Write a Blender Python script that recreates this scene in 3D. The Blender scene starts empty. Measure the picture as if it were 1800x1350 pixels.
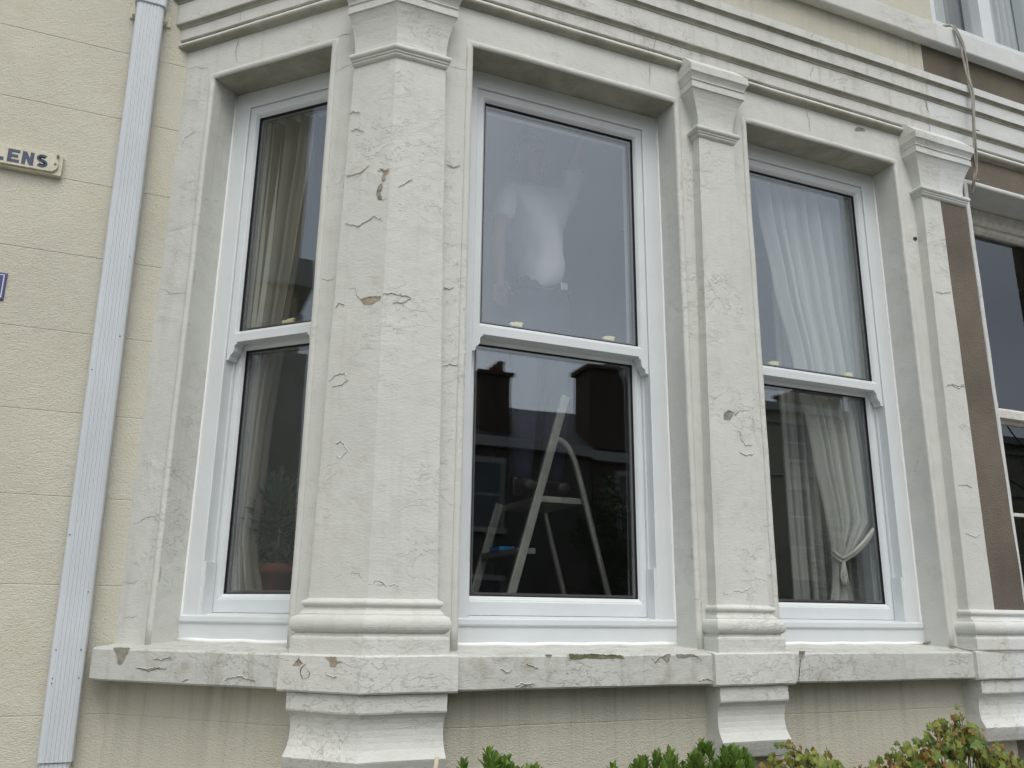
import bpy, bmesh, math, random
from mathutils import Vector, Matrix, noise
R = math.radians
random.seed(7)
scene = bpy.context.scene
COL = scene.collection

# ------------------------------------------------------------------ camera
cd = bpy.data.cameras.new("camera"); cam = bpy.data.objects.new("camera", cd); COL.objects.link(cam)
cr = Vector((0.9185013698546506, -0.39527411847674726, 0.010658557011187232))
cu = Vector((-0.11237501010333466, -0.2350931691702395, 0.9654548456110046))
cf = Vector((0.3791135590814522, 0.887969353678337, 0.26035233098374727))
cm = Matrix((( cr.x, cu.x, -cf.x, -0.6453), (cr.y, cu.y, -cf.y, -2.5528), (cr.z, cu.z, -cf.z, 0.0986), (0, 0, 0, 1)))
cam.matrix_world = cm
cd.sensor_width = 36; cd.lens = 36 * 1512.79 / 1800; cd.clip_start = .05; cd.clip_end = 500
scene.camera = cam

# ------------------------------------------------------------------ sky, sun, exposure (overcast)
SUN_EL, SUN_AZ = R(57), R(189)          # azimuth measured from +Y clockwise
w = bpy.data.worlds.new("World"); scene.world = w; w.use_nodes = True
nt = w.node_tree; nt.nodes.clear()
sky = nt.nodes.new('ShaderNodeTexSky'); sky.sky_type = 'NISHITA'; sky.sun_disc = False
sky.sun_elevation = SUN_EL; sky.sun_rotation = SUN_AZ; sky.air_density = 1.0; sky.dust_density = 4.0
hs = nt.nodes.new('ShaderNodeHueSaturation'); hs.inputs['Saturation'].default_value = .32
bg = nt.nodes.new('ShaderNodeBackground'); bg.inputs['Strength'].default_value = .15
out = nt.nodes.new('ShaderNodeOutputWorld')
tc = nt.nodes.new('ShaderNodeTexCoord'); cn_ = nt.nodes.new('ShaderNodeTexNoise'); cn_.inputs['Scale'].default_value = 2.6; cn_.inputs['Detail'].default_value = 5
mr = nt.nodes.new('ShaderNodeMapRange'); mr.inputs[1].default_value = .3; mr.inputs[2].default_value = .7; mr.inputs[3].default_value = .84; mr.inputs[4].default_value = 1.16
vm = nt.nodes.new('ShaderNodeVectorMath'); vm.operation = 'SCALE'
nt.links.new(tc.outputs['Generated'], cn_.inputs['Vector']); nt.links.new(cn_.outputs['Fac'], mr.inputs[0]); nt.links.new(mr.outputs[0], vm.inputs['Scale'])
nt.links.new(sky.outputs[0], hs.inputs['Color']); nt.links.new(hs.outputs[0], vm.inputs[0]); nt.links.new(vm.outputs[0], bg.inputs[0]); nt.links.new(bg.outputs[0], out.inputs[0])
sd = bpy.data.lights.new("sun", 'SUN'); sd.energy = .5; sd.angle = R(35); sd.color = (1, .97, .92)
sun = bpy.data.objects.new("sun", sd); COL.objects.link(sun)
sdir = Vector((math.sin(SUN_AZ) * math.cos(SUN_EL), math.cos(SUN_AZ) * math.cos(SUN_EL), math.sin(SUN_EL)))
sun.rotation_euler = sdir.to_track_quat('Z', 'Y').to_euler(); sun.location = (0, -6, 8)
scene.view_settings.view_transform = 'Standard'; scene.view_settings.look = 'None'
scene.view_settings.exposure = 0.26; scene.view_settings.gamma = 1
scene.view_settings.use_curve_mapping = False
scene.render.engine = 'CYCLES'
scene.cycles.max_bounces = 10; scene.cycles.transparent_max_bounces = 16
scene.cycles.sample_clamp_indirect = 4

# ------------------------------------------------------------------ plan of the bay
C = R(45.94107847796054); YW = 0.7011808134308232
CA, SA = math.cos(C), math.sin(C); TC = math.tan(C / 2)
GZ = -1.5                                # ground level (sill top is z = 0)
A1, A2, A3, A4, A5, A6 = .2763, 1.1375, 1.4953, 2.3166, 2.781, 3.63
B1, B2, E0 = -.8178, -.2829, -.9757
PX = 2.538                               # party line
HT = 2.10                                # height of the openings
def pos(k, u, o):
    if k == 'K': return (u * CA - o * SA, -u * SA - o * CA)
    if k == 'F': return (u, -o)
    if k == 'C': return (-o * TC, -o)
    if k == 'N':                         # where the canted side meets the main wall
        t = -(YW + o * CA) / SA; return (t * CA - o * SA, YW)
    if k == 'W': return (u, YW - o)
def P3(k, u, o, z): x, y = pos(k, u, o); return Vector((x, y, z))

# ------------------------------------------------------------------ materials
def newmat(name):
    m = bpy.data.materials.new(name); m.use_nodes = True
    nt = m.node_tree; nt.nodes.clear()
    o = nt.nodes.new('ShaderNodeOutputMaterial'); b = nt.nodes.new('ShaderNodeBsdfPrincipled')
    nt.links.new(b.outputs[0], o.inputs[0]); return m, nt, b, o
def N(nt, t, **kw):
    n = nt.nodes.new('ShaderNode' + t)
    for k, v in kw.items():
        if k in n.inputs: n.inputs[k].default_value = v
        else: setattr(n, k, v)
    return n
def ramp(nt, fac, a, b, ca=(0, 0, 0, 1), cb=(1, 1, 1, 1)):
    r = nt.nodes.new('ShaderNodeValToRGB'); r.color_ramp.elements[0].position = a; r.color_ramp.elements[1].position = b
    r.color_ramp.elements[0].color = ca; r.color_ramp.elements[1].color = cb
    nt.links.new(fac, r.inputs[0]); return r.outputs[0]
def mixc(nt, fac, a, b):
    m = nt.nodes.new('ShaderNodeMix'); m.data_type = 'RGBA'
    for s, v in ((0, fac), (6, a), (7, b)):
        if hasattr(v, 'links') or hasattr(v, 'is_linked'): nt.links.new(v, m.inputs[s])
        else: m.inputs[s].default_value = v
    return m.outputs[2]
def math_(nt, op, a, b=0.0, c=None):
    m = nt.nodes.new('ShaderNodeMath'); m.operation = op
    for i, v in enumerate((a, b) if c is None else (a, b, c)):
        if hasattr(v, 'is_linked'): nt.links.new(v, m.inputs[i])
        else: m.inputs[i].default_value = v
    return m.outputs[0]
def coords(nt, scale=(1, 1, 1)):
    g = nt.nodes.new('ShaderNodeNewGeometry'); mp = nt.nodes.new('ShaderNodeMapping')
    mp.inputs['Scale'].default_value = scale
    nt.links.new(g.outputs['Position'], mp.inputs[0]); return mp.outputs[0]
def noise_n(nt, sc, det=4, rough=.55, vec=None, dist=0):
    n = N(nt, 'TexNoise', Scale=sc, Detail=det, Roughness=rough, Distortion=dist)
    if vec is not None: nt.links.new(vec, n.inputs['Vector'])
    return n.outputs['Fac']
def bump(nt, h, dist, st=1.0, nrm=None):
    b = N(nt, 'Bump', Strength=st, Distance=dist); nt.links.new(h, b.inputs['Height'])
    if nrm is not None: nt.links.new(nrm, b.inputs['Normal'])
    return b.outputs[0]
def c4(c): return (c[0], c[1], c[2], 1)

def stucco(name, col, dirt=.35, streak=.3, flake=1.0, grime=None, dirtcol=(.30, .28, .21)):
    """thick old masonry paint: brush ridges, blisters, hairline cracks, patchy dirt"""
    m, nt, b, o = newmat(name)
    v = coords(nt); vs = coords(nt, (22, 22, 1.3))
    big = noise_n(nt, 2.3, 5, .6, v); mid = noise_n(nt, 14, 5, .6, v); st = noise_n(nt, 1.0, 4, .6, vs)
    c1 = mixc(nt, ramp(nt, big, .35, .7), c4([x * .93 for x in col]), c4([min(1, x * 1.04) for x in col]))
    d1 = math_(nt, 'MULTIPLY', ramp(nt, mid, .52, .82), dirt)
    c2 = mixc(nt, d1, c1, c4(dirtcol))
    d2 = math_(nt, 'MULTIPLY', ramp(nt, st, .56, .85), streak)
    c3 = mixc(nt, d2, c2, c4([x * .8 for x in dirtcol]))
    # crazing where the paint is failing
    vo = N(nt, 'TexVoronoi', Scale=26.0, feature='DISTANCE_TO_EDGE')
    wv = nt.nodes.new('ShaderNodeVectorMath'); wv.operation = 'ADD'
    nn = N(nt, 'TexNoise', Scale=9.0, Detail=3.0); nt.links.new(v, nn.inputs['Vector'])
    sc = nt.nodes.new('ShaderNodeVectorMath'); sc.operation = 'SCALE'; sc.inputs['Scale'].default_value = .12
    nt.links.new(nn.outputs['Color'], sc.inputs[0]); nt.links.new(v, wv.inputs[0]); nt.links.new(sc.outputs[0], wv.inputs[1])
    nt.links.new(wv.outputs[0], vo.inputs['Vector'])
    line = math_(nt, 'SUBTRACT', 1, ramp(nt, vo.outputs['Distance'], .0, .035))
    zone = ramp(nt, noise_n(nt, 3.1, 3, .5, v, .3), .61, .69)
    cr = math_(nt, 'MULTIPLY', math_(nt, 'MULTIPLY', line, zone), .11 * flake)
    c3b = mixc(nt, cr, c3, (.20, .18, .14, 1))
    # ragged steps where older coats have come away
    zone2 = ramp(nt, noise_n(nt, 2.2, 4, .6, v, .2), .49, .60)
    fa = noise_n(nt, 8.0, 7, .62, coords(nt, (1, 1, 1.5)), .5); fb = noise_n(nt, 19, 6, .6, v, .4)
    def edge(f, c, w_): return math_(nt, 'MAXIMUM', 0, math_(nt, 'SUBTRACT', 1, math_(nt, 'DIVIDE', math_(nt, 'ABSOLUTE', math_(nt, 'SUBTRACT', f, c)), w_)))
    ed = math_(nt, 'MULTIPLY', math_(nt, 'MAXIMUM', edge(fa, .501, .006), math_(nt, 'MULTIPLY', edge(fb, .531, .007), .5)), zone2)
    c3b = mixc(nt, math_(nt, 'MULTIPLY', ed, .19 * flake), c3b, (.25, .23, .18, 1))
    if grime:
        gn = math_(nt, 'MULTIPLY', ramp(nt, noise_n(nt, 5.5, 5, .65, v, .4), .25, .65), grime[0])
        c3b = mixc(nt, gn, c3b, c4(grime[1]))
    nt.links.new(c3b, b.inputs['Base Color'])
    b.inputs['Roughness'].default_value = .62; b.inputs['Specular IOR Level'].default_value = .25
    vb = coords(nt, (1, 1, 3.0))
    br = noise_n(nt, 60, 4, .6, vb); bl = noise_n(nt, 13, 3, .45, v, .3)
    hh = math_(nt, 'ADD', math_(nt, 'MULTIPLY', br, .5), math_(nt, 'MULTIPLY', ramp(nt, bl, .35, .85), .7))
    hh = math_(nt, 'ADD', hh, math_(nt, 'MULTIPLY', math_(nt, 'MULTIPLY', ramp(nt, fa, .500, .508), zone2), .75 * flake))
    hh = math_(nt, 'ADD', hh, math_(nt, 'MULTIPLY', math_(nt, 'MULTIPLY', ramp(nt, fb, .530, .540), zone2), .45 * flake))
    hh = math_(nt, 'SUBTRACT', hh, math_(nt, 'MULTIPLY', math_(nt, 'MULTIPLY', line, zone), .35 * flake))
    nt.links.new(bump(nt, hh, .0032, .8), b.inputs['Normal'])
    return m

def roughcast(name, col, drips=(), var=.10):
    """textured masonry paint with blotches; drips = (z_top, z_bottom) bands of run-off stains"""
    m, nt, b, o = newmat(name)
    v = coords(nt)
    big = noise_n(nt, 1.7, 5, .6, v); mid = noise_n(nt, 9, 4, .6, v)
    c = mixc(nt, ramp(nt, big, .3, .72), c4([x * (1 - var) for x in col]), c4([min(1, x * (1 + var * .5)) for x in col]))
    c = mixc(nt, math_(nt, 'MULTIPLY', ramp(nt, mid, .5, .8), .22), c, c4([col[0] * .85, col[1] * .76, col[2] * .6]))
    g = nt.nodes.new('ShaderNodeNewGeometry'); sp = nt.nodes.new('ShaderNodeSeparateXYZ'); nt.links.new(g.outputs['Position'], sp.inputs[0])
    vs = coords(nt, (17, 17, .5)); sn = ramp(nt, noise_n(nt, 1.0, 5, .7, vs), .50, .74)
    for zt, zb, k, band in drips:
        f = N(nt, 'MapRange'); nt.links.new(sp.outputs['Z'], f.inputs[0])
        f.inputs[1].default_value = zb; f.inputs[2].default_value = zt; f.inputs[3].default_value = 0; f.inputs[4].default_value = 1
        below = math_(nt, 'LESS_THAN', sp.outputs['Z'], zt + .001)
        f2 = math_(nt, 'MULTIPLY', math_(nt, 'POWER', f.outputs[0], 1.4), below)
        onbay = math_(nt, 'LESS_THAN', sp.outputs['Y'], YW - .03)
        f3 = math_(nt, 'MULTIPLY', math_(nt, 'MULTIPLY', f2, onbay), math_(nt, 'ADD', math_(nt, 'MULTIPLY', sn, k), band))
        c = mixc(nt, f3, c, (.12, .11, .06, 1))
    nt.links.new(c, b.inputs['Base Color']); b.inputs['Roughness'].default_value = .8; b.inputs['Specular IOR Level'].default_value = .15
    wv = N(nt, 'TexVoronoi', Scale=150.0); nt.links.new(coords(nt, (1, 1, 1.9)), wv.inputs['Vector'])
    n1 = noise_n(nt, 85, 5, .6, coords(nt, (1, 1, 1.8)), .15); n2 = noise_n(nt, 25, 3, .5, v)
    hh = math_(nt, 'ADD', math_(nt, 'MULTIPLY', n1, 1.0), math_(nt, 'MULTIPLY', wv.outputs['Distance'], .55))
    hh = math_(nt, 'ADD', hh, math_(nt, 'MULTIPLY', n2, .8))
    nt.links.new(bump(nt, hh, .0031, .85), b.inputs['Normal'])
    return m

def plain(name, col, rough=.5, spec=.3, metal=0, nscale=0, nvar=.12, bmp=0, bscale=80):
    m, nt, b, o = newmat(name)
    b.inputs['Base Color'].default_value = c4(col); b.inputs['Roughness'].default_value = rough
    b.inputs['Specular IOR Level'].default_value = spec; b.inputs['Metallic'].default_value = metal
    v = coords(nt)
    if nscale:
        nt.links.new(mixc(nt, ramp(nt, noise_n(nt, nscale, 5, .6, v), .3, .7), c4([x * (1 - nvar) for x in col]), c4([min(1, x * (1 + nvar)) for x in col])), b.inputs['Base Color'])
    if bmp: nt.links.new(bump(nt, noise_n(nt, bscale, 4, .6, v), bmp), b.inputs['Normal'])
    return m

def glassmat(name, f0=.125, tint=(.99, .995, .99)):
    m, nt, b, o = newmat(name); nt.nodes.remove(b)
    tr = N(nt, 'BsdfTransparent', Color=c4(tint)); gl = N(nt, 'BsdfGlossy', Roughness=.0, Color=(.86, .94, 1, 1))
    lw = N(nt, 'LayerWeight', Blend=.5)
    f = math_(nt, 'MULTIPLY_ADD', math_(nt, 'POWER', lw.outputs['Facing'], 5), 1 - f0, f0)
    # very slight waviness of float glass so that straight reflections wander
    bn = bump(nt, noise_n(nt, 2.2, 1, .3, coords(nt)), .0011)
    nt.links.new(bn, gl.inputs['Normal'])
    mx = nt.nodes.new('ShaderNodeMixShader'); nt.links.new(f, mx.inputs[0]); nt.links.new(tr.outputs[0], mx.inputs[1]); nt.links.new(gl.outputs[0], mx.inputs[2])
    nt.links.new(mx.outputs[0], o.inputs[0]); return m

def cloth(name, col, trans=.35, see=.0):
    m, nt, b, o = newmat(name); nt.nodes.remove(b)
    d = N(nt, 'BsdfDiffuse', Color=c4(col)); t = N(nt, 'BsdfTranslucent', Color=c4(col)); tp = N(nt, 'BsdfTransparent')
    nt.links.new(bump(nt, noise_n(nt, 300, 2, .5, coords(nt)), .0008), d.inputs['Normal'])
    a = nt.nodes.new('ShaderNodeMixShader'); a.inputs[0].default_value = trans
    nt.links.new(d.outputs[0], a.inputs[1]); nt.links.new(t.outputs[0], a.inputs[2])
    e = nt.nodes.new('ShaderNodeMixShader'); e.inputs[0].default_value = see
    nt.links.new(a.outputs[0], e.inputs[1]); nt.links.new(tp.outputs[0], e.inputs[2]); nt.links.new(e.outputs[0], o.inputs[0]); return m

def leafmat(name, ca, cb, sc=9):
    m, nt, b, o = newmat(name)
    v = coords(nt); at = nt.nodes.new('ShaderNodeObjectInfo')
    c = mixc(nt, ramp(nt, noise_n(nt, sc, 4, .7, v), .35, .65), c4(ca), c4(cb))
    nt.links.new(c, b.inputs['Base Color']); b.inputs['Roughness'].default_value = .45; b.inputs['Specular IOR Level'].default_value = .35
    t = N(nt, 'BsdfTranslucent'); nt.links.new(c, t.inputs['Color'])
    mx = nt.nodes.new('ShaderNodeMixShader'); mx.inputs[0].default_value = .25
    nt.links.new(b.outputs[0], mx.inputs[1]); nt.links.new(t.outputs[0], mx.inputs[2]); nt.links.new(mx.outputs[0], o.inputs[0]); return m

M = {}
WHITE = (.606, .620, .580)
M['paint'] = stucco('old_white_masonry_paint', WHITE, .2, .22, .85)
M['paint_cornice'] = stucco('streaked_cornice_paint', WHITE, .35, .55, .8)
M['paint_sill'] = stucco('dirty_white_sill_paint', (.535, .550, .515), .75, .7, 1.2)
M['paint_clean'] = stucco('newer_white_masonry_paint', (.640, .665, .65), .15, .15, .5)
M['soffit'] = stucco('dark_soffit_paint', (.46, .455, .39), .8, .1, .8, (.6, (.17, .165, .12)))
M['cream'] = roughcast('cream_textured_render', (.568, .556, .466), [(-.105, -.62, .38, .15), (2.83, 2.58, .5, .12)])
M['brown'] = roughcast('brown_sandy_render', (.165, .146, .118), [(2.83, 2.45, .5, .35)], .38)
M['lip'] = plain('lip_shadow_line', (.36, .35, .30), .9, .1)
M['crack'] = plain('dark_crack', (.10, .088, .07), .95, .05)
M['chip_grey'] = plain('exposed_grey_render', (.27, .26, .22), .95, .1, 0, 60, .3, .002, 150)
M['chip_tan'] = plain('exposed_tan_render', (.34, .30, .23), .95, .1, 0, 60, .3, .002, 150)
M['chip_dark'] = plain('dark_hole', (.07, .06, .055), .95, .05)
M['chip_moss'] = plain('mossy_render', (.17, .17, .10), .95, .1, 0, 40, .4, .003, 120)
M['upvc'] = plain('white_upvc', (.640, .680, .69), .28, .5, 0, 6, .035, .0003, 14)
M['silicone'] = plain('white_sealant', (.86, .87, .86), .35, .4)
M['rubber'] = plain('black_glazing_gasket', (.012, .012, .014), .5, .3)
M['spacer'] = plain('grey_glazing_spacer', (.10, .10, .10), .4, .4)
M['track'] = plain('grey_sash_channel', (.33, .35, .38), .5, .3)
M['catch'] = plain('cream_catch_plastic', (.75, .68, .36), .4, .4)
M['glass'] = glassmat('window_glass')
M['oldwood'] = plain('old_white_gloss_timber', (.62, .62, .57), .5, .3, 0, 30, .15, .001, 60)
M['pipe'] = plain('pale_blue_grey_pvc', (.545, .59, .62), .42, .35, 0, 3, .05, .0004, 12)
M['sign'] = plain('cream_painted_sign', (.58, .56, .45), .6, .3, 0, 40, .1, .001, 90)
M['letters'] = plain('slate_blue_lettering', (.075, .095, .15), .6, .3)
M['blue'] = plain('blue_enamel', (.035, .04, .17), .25, .6)
M['cable'] = plain('grey_cable_sheath', (.32, .31, .27), .6, .3, 0, 30, .15)
M['wallpaper'] = plain('dim_room_wall', (.25, .24, .21), .9, .1, 0, 1.5, .1)
M['carpet'] = plain('dark_carpet', (.06, .045, .035), .95, .05)
M['ceiling'] = plain('room_ceiling', (.33, .32, .30), .9, .1)
M['sheer'] = cloth('white_voile', (.74, .77, .74), .35, .30)
M['sheer_thin'] = cloth('thin_net', (.70, .72, .68), .3, .62)
M['sheer_cord'] = cloth('white_cord', (.46, .47, .43), .1, 0)
M['drape'] = cloth('beige_curtain_cloth', (.27, .26, .22), .10, 0)
M['terracotta'] = plain('terracotta', (.12, .035, .02), .8, .2)
M['alu'] = plain('brushed_aluminium', (.36, .37, .33), .45, .5, .5, 20, .15)
M['tread'] = plain('ribbed_step', (.20, .20, .19), .6, .3, .3)
M['tape'] = plain('blue_tape', (.02, .17, .45), .5, .3)
M['tshirt'] = cloth('white_cotton', (.66, .67, .69), .1, 0)
M['jeans'] = plain('dark_denim', (.025, .03, .05), .9, .1, 0, 60, .2)
M['skin'] = plain('skin', (.24, .15, .11), .55, .3)
M['hair'] = plain('dark_hair', (.03, .022, .016), .7, .3)
M['leather'] = plain('black_belt', (.02, .018, .016), .5, .4)
M['buckle'] = plain('steel_buckle', (.6, .6, .58), .3, .5, 1)
M['leaf_green'] = leafmat('bright_green_leaf', (.085, .17, .03), (.20, .31, .065), 25)
M['leaf_dark'] = leafmat('dark_green_leaf', (.022, .055, .018), (.05, .10, .03), 8)
M['leaf_vine'] = leafmat('vine_leaf_green', (.045, .11, .03), (.27, .30, .05), 22)
M['leaf_rust'] = leafmat('vine_leaf_rust', (.16, .06, .025), (.26, .19, .04), 30)
M['stem'] = plain('green_brown_stem', (.10, .07, .04), .8, .2)
M['bark'] = plain('bark', (.08, .06, .045), .95, .1, 0, 20, .3, .004, 30)
M['cane'] = plain('bleached_cane', (.50, .47, .33), .6, .3, 0, 50, .2)
M['soil'] = plain('garden_soil', (.05, .038, .025), 1, .05, 0, 12, .4, .01, 30)
M['asphalt'] = plain('asphalt', (.05, .05, .052), .9, .2, 0, 40, .2, .003, 150)
M['paving'] = plain('concrete_paving', (.26, .25, .23), .9, .2, 0, 5, .15, .002, 80)
M['grass'] = plain('rough_grass', (.045, .08, .02), 1, .05, 0, 8, .4, .02, 60)
M['slate'] = plain('slate_roof', (.045, .047, .055), .7, .3, 0, 6, .2, .003, 40)
M['brick'] = plain('dark_brick', (.10, .075, .06), .9, .15, 0, 9, .25, .004, 60)
M['opp_cream'] = plain('cream_facade', (.44, .40, .29), .9, .15, 0, 2, .12)
M['opp_grey'] = plain('grey_facade', (.12, .11, .10), .9, .15, 0, 2, .15)
M['opp_trim'] = plain('pale_trim', (.40, .40, .38), .8, .2, 0, 3, .1)
M['opp_glass'] = plain('dark_panes', (.05, .06, .07), .12, .5)
M['pot'] = plain('clay_chimney_pot', (.22, .12, .06), .9, .1, 0, 8, .2)

# ------------------------------------------------------------------ mesh helpers
class MB:
    def __init__(s): s.v = []; s.f = []; s.m = []; s.sm = []
    def add(s, vs, fs, mi=0, smooth=False):
        b = len(s.v); s.v += [Vector(p) for p in vs]
        for f in fs: s.f.append([b + i for i in f]); s.m.append(mi); s.sm.append(smooth)
    def box(s, x0, x1, y0, y1, z0, z1, mi=0):
        vs = [(x, y, z) for z in (z0, z1) for y in (y0, y1) for x in (x0, x1)]
        s.add(vs, [(0, 2, 3, 1), (4, 5, 7, 6), (0, 1, 5, 4), (2, 6, 7, 3), (0, 4, 6, 2), (1, 3, 7, 5)], mi)
    def kbox(s, k, u0, u1, o0, o1, z0, z1, mi=0):
        vs = [P3(k, u, o, z) for z in (z0, z1) for o in (o0, o1) for u in (u0, u1)]
        s.add(vs, [(0, 2, 3, 1), (4, 5, 7, 6), (0, 1, 5, 4), (2, 6, 7, 3), (0, 4, 6, 2), (1, 3, 7, 5)], mi)
    def loft(s, loops, mi=0, closed=True, caps=True, smooth=False):
        n = len(loops[0]); b = len(s.v)
        for L in loops: s.v += [Vector(p) for p in L]
        for i in range(len(loops) - 1):
            for j in range(n if closed else n - 1):
                j2 = (j + 1) % n
                s.f.append([b + i * n + j, b + i * n + j2, b + (i + 1) * n + j2, b + (i + 1) * n + j]); s.m.append(mi); s.sm.append(smooth)
        if caps:
            s.f.append([b + j for j in range(n)][::-1]); s.m.append(mi); s.sm.append(False)
            s.f.append([b + (len(loops) - 1) * n + j for j in range(n)]); s.m.append(mi); s.sm.append(False)
    def tube(s, pts, r, n=8, mi=0, caps=True):
        pts = [Vector(p) for p in pts]; rs = r if isinstance(r, (list, tuple)) else [r] * len(pts)
        loops = []; prev = None
        for i, p in enumerate(pts):
            d = (pts[min(i + 1, len(pts) - 1)] - pts[max(i - 1, 0)]).normalized()
            a = d.cross(Vector((0, 0, 1)) if abs(d.z) < .95 else Vector((1, 0, 0))).normalized() if prev is None else (prev - d * prev.dot(d)).normalized()
            prev = a; c = d.cross(a)
            loops.append([p + (a * math.cos(t) + c * math.sin(t)) * rs[i] for t in [2 * math.pi * j / n for j in range(n)]])
        s.loft(loops, mi, True, caps, True)
    def build(s, name, mats, parent=None, wob=0, smooth_angle=None, bevel=0, subdiv=0, solid=0):
        if not isinstance(mats, (list, tuple)): mats = [mats]
        me = bpy.data.meshes.new(name); bm = bmesh.new()
        vs = [bm.verts.new(p) for p in s.v]
        for f, mi, sm in zip(s.f, s.m, s.sm):
            try: fc = bm.faces.new([vs[i] for i in f]); fc.material_index = mi; fc.smooth = sm
            except ValueError: pass
        bmesh.ops.remove_doubles(bm, verts=bm.verts, dist=1e-5)
        bmesh.ops.recalc_face_normals(bm, faces=bm.faces)
        if bevel: bmesh.ops.bevel(bm, geom=[e for e in bm.edges if len(e.link_faces) == 2 and e.calc_face_angle(0) > .6], offset=bevel, segments=2, profile=.6, affect='EDGES', clamp_overlap=True)
        if subdiv:
            for it in range(7):
                es = [e for e in bm.edges if e.calc_length() > subdiv * 1.4]
                if not es: break
                bmesh.ops.subdivide_edges(bm, edges=es, cuts=1, use_grid_fill=True)
        if wob:
            for v in bm.verts: v.co += wobble(v.co) * wob
        bm.to_mesh(me); bm.free()
        for m in mats: me.materials.append(m)
        o = bpy.data.objects.new(name, me); COL.objects.link(o)
        if parent: attach(o, parent)
        return o
def wobble(p): return noise.noise_vector(p * 7) * .0016 + noise.noise_vector(p * 26) * .0008
def attach(o, parent):
    o.parent = parent
    mw = Matrix.Translation(parent.location) if parent.parent is None else Matrix.Identity(4)
    if parent.parent is not None: return          # parents below the root sit at the root's place already
    o.matrix_parent_inverse = mw.inverted()
def empty(name, loc): o = bpy.data.objects.new(name, None); o.location = loc; o.empty_display_size = .2; COL.objects.link(o); return o
def tag(o, label, cat, group=None, kind=None):
    o['label'] = label; o['category'] = cat
    if group: o['group'] = group
    if kind: o['kind'] = kind
    return o
def struct(o): o['kind'] = 'structure'; return o
def stations(a, b, step=.05):
    n = max(1, int(abs(b - a) / step)); return [a + (b - a) * i / n for i in range(n + 1)]
def sweep(mb, profile, path, mi=0, closed=True, caps=True, smooth=False):
    mb.loft([[P3(k, u, o, z) for (o, z) in profile] for (k, u) in path], mi, closed, caps, smooth)
def crv(p0, p1, bulge, n=5):
    """arc-ish points between two (a,b) points, bulge sideways (fraction of chord)"""
    (x0, y0), (x1, y1) = p0, p1; dx, dy = x1 - x0, y1 - y0; r = []
    for i in range(1, n):
        t = i / n; s = 4 * t * (1 - t) * bulge; r.append((x0 + dx * t - dy * s, y0 + dy * t + dx * s))
    return r

# ================================================================== setting
g = MB(); g.add([(-150, -150, GZ), (150, -150, GZ), (150, 150, GZ), (-150, 150, GZ)], [(0, 1, 2, 3)])
struct(g.build('ground', M['grass']))
g = MB(); g.add([(-40, -4.2, GZ + .004), (40, -4.2, GZ + .004), (40, .9, GZ + .004), (-40, .9, GZ + .004)], [(0, 1, 2, 3)])
struct(g.build('garden_path', M['paving']))
g = MB(); g.box(-60, 60, -6.4, -4.5, GZ - .1, GZ + .12); struct(g.build('pavement', M['paving']))
g = MB(); g.add([(-60, -12.6, GZ + .006), (60, -12.6, GZ + .006), (60, -6.4, GZ + .006), (-60, -6.4, GZ + .006)], [(0, 1, 2, 3)])
struct(g.build('road', M['asphalt']))
g = MB(); g.box(-60, 60, -14.4, -12.6, GZ - .1, GZ + .12); struct(g.build('far_pavement', M['paving']))
g = MB(); g.box(-.6, 3.4, -.75, -.02, GZ - .1, GZ + .05); struct(g.build('flower_bed', M['soil']))

# ================================================================== the house with the bay
house = tag(empty('bay_fronted_house', (0, .4, GZ)), 'cream rendered house with flaking white painted bay and three new white sash windows', 'house')
nextdoor = tag(empty('terraced_house', (4, .4, GZ)), 'brown rendered house joined to the right side of the white bay', 'house')

COURSES = [-1.08, -.797, -.51, -.222, .182, .47, .758, 1.045, 1.333, 1.62, 1.905, 2.19, 2.47, 2.76, 3.05]
def wall_profile(z0, z1, back=-.25):
    p = [(0, z0)]
    for z in COURSES:
        if z0 + .02 < z < z1 - .02: p += [(0, z - .0026), (-.0016, z - .0008), (-.0016, z + .0008), (0, z + .0026)]
    return p + [(0, z1), (back, z1), (back, z0)]
mb = MB(); sweep(mb, wall_profile(GZ - .2, 6), [('W', x) for x in stations(-6, -.55, .25)])
mb.build('wall', M['cream'], house, 1, subdiv=0)
PB = [('N', 0)] + [('K', t) for t in stations(-.9, -.05, .09)] + [('C', 0)] + [('F', x) for x in stations(.05, PX, .09)]
mb = MB(); sweep(mb, wall_profile(GZ - .2, -.05, -.2), PB); mb.build('wall', M['cream'], house, 1)
UP = [('N', 0), ('K', -.5), ('C', 0)] + [('F', x) for x in stations(.1, 2.594, .2)]
mb = MB(); sweep(mb, [(0, 2.58), (0, 6), (-.2, 6), (-.2, 2.58)], UP); mb.build('wall', M['cream'], house, 1, subdiv=.25)

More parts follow.
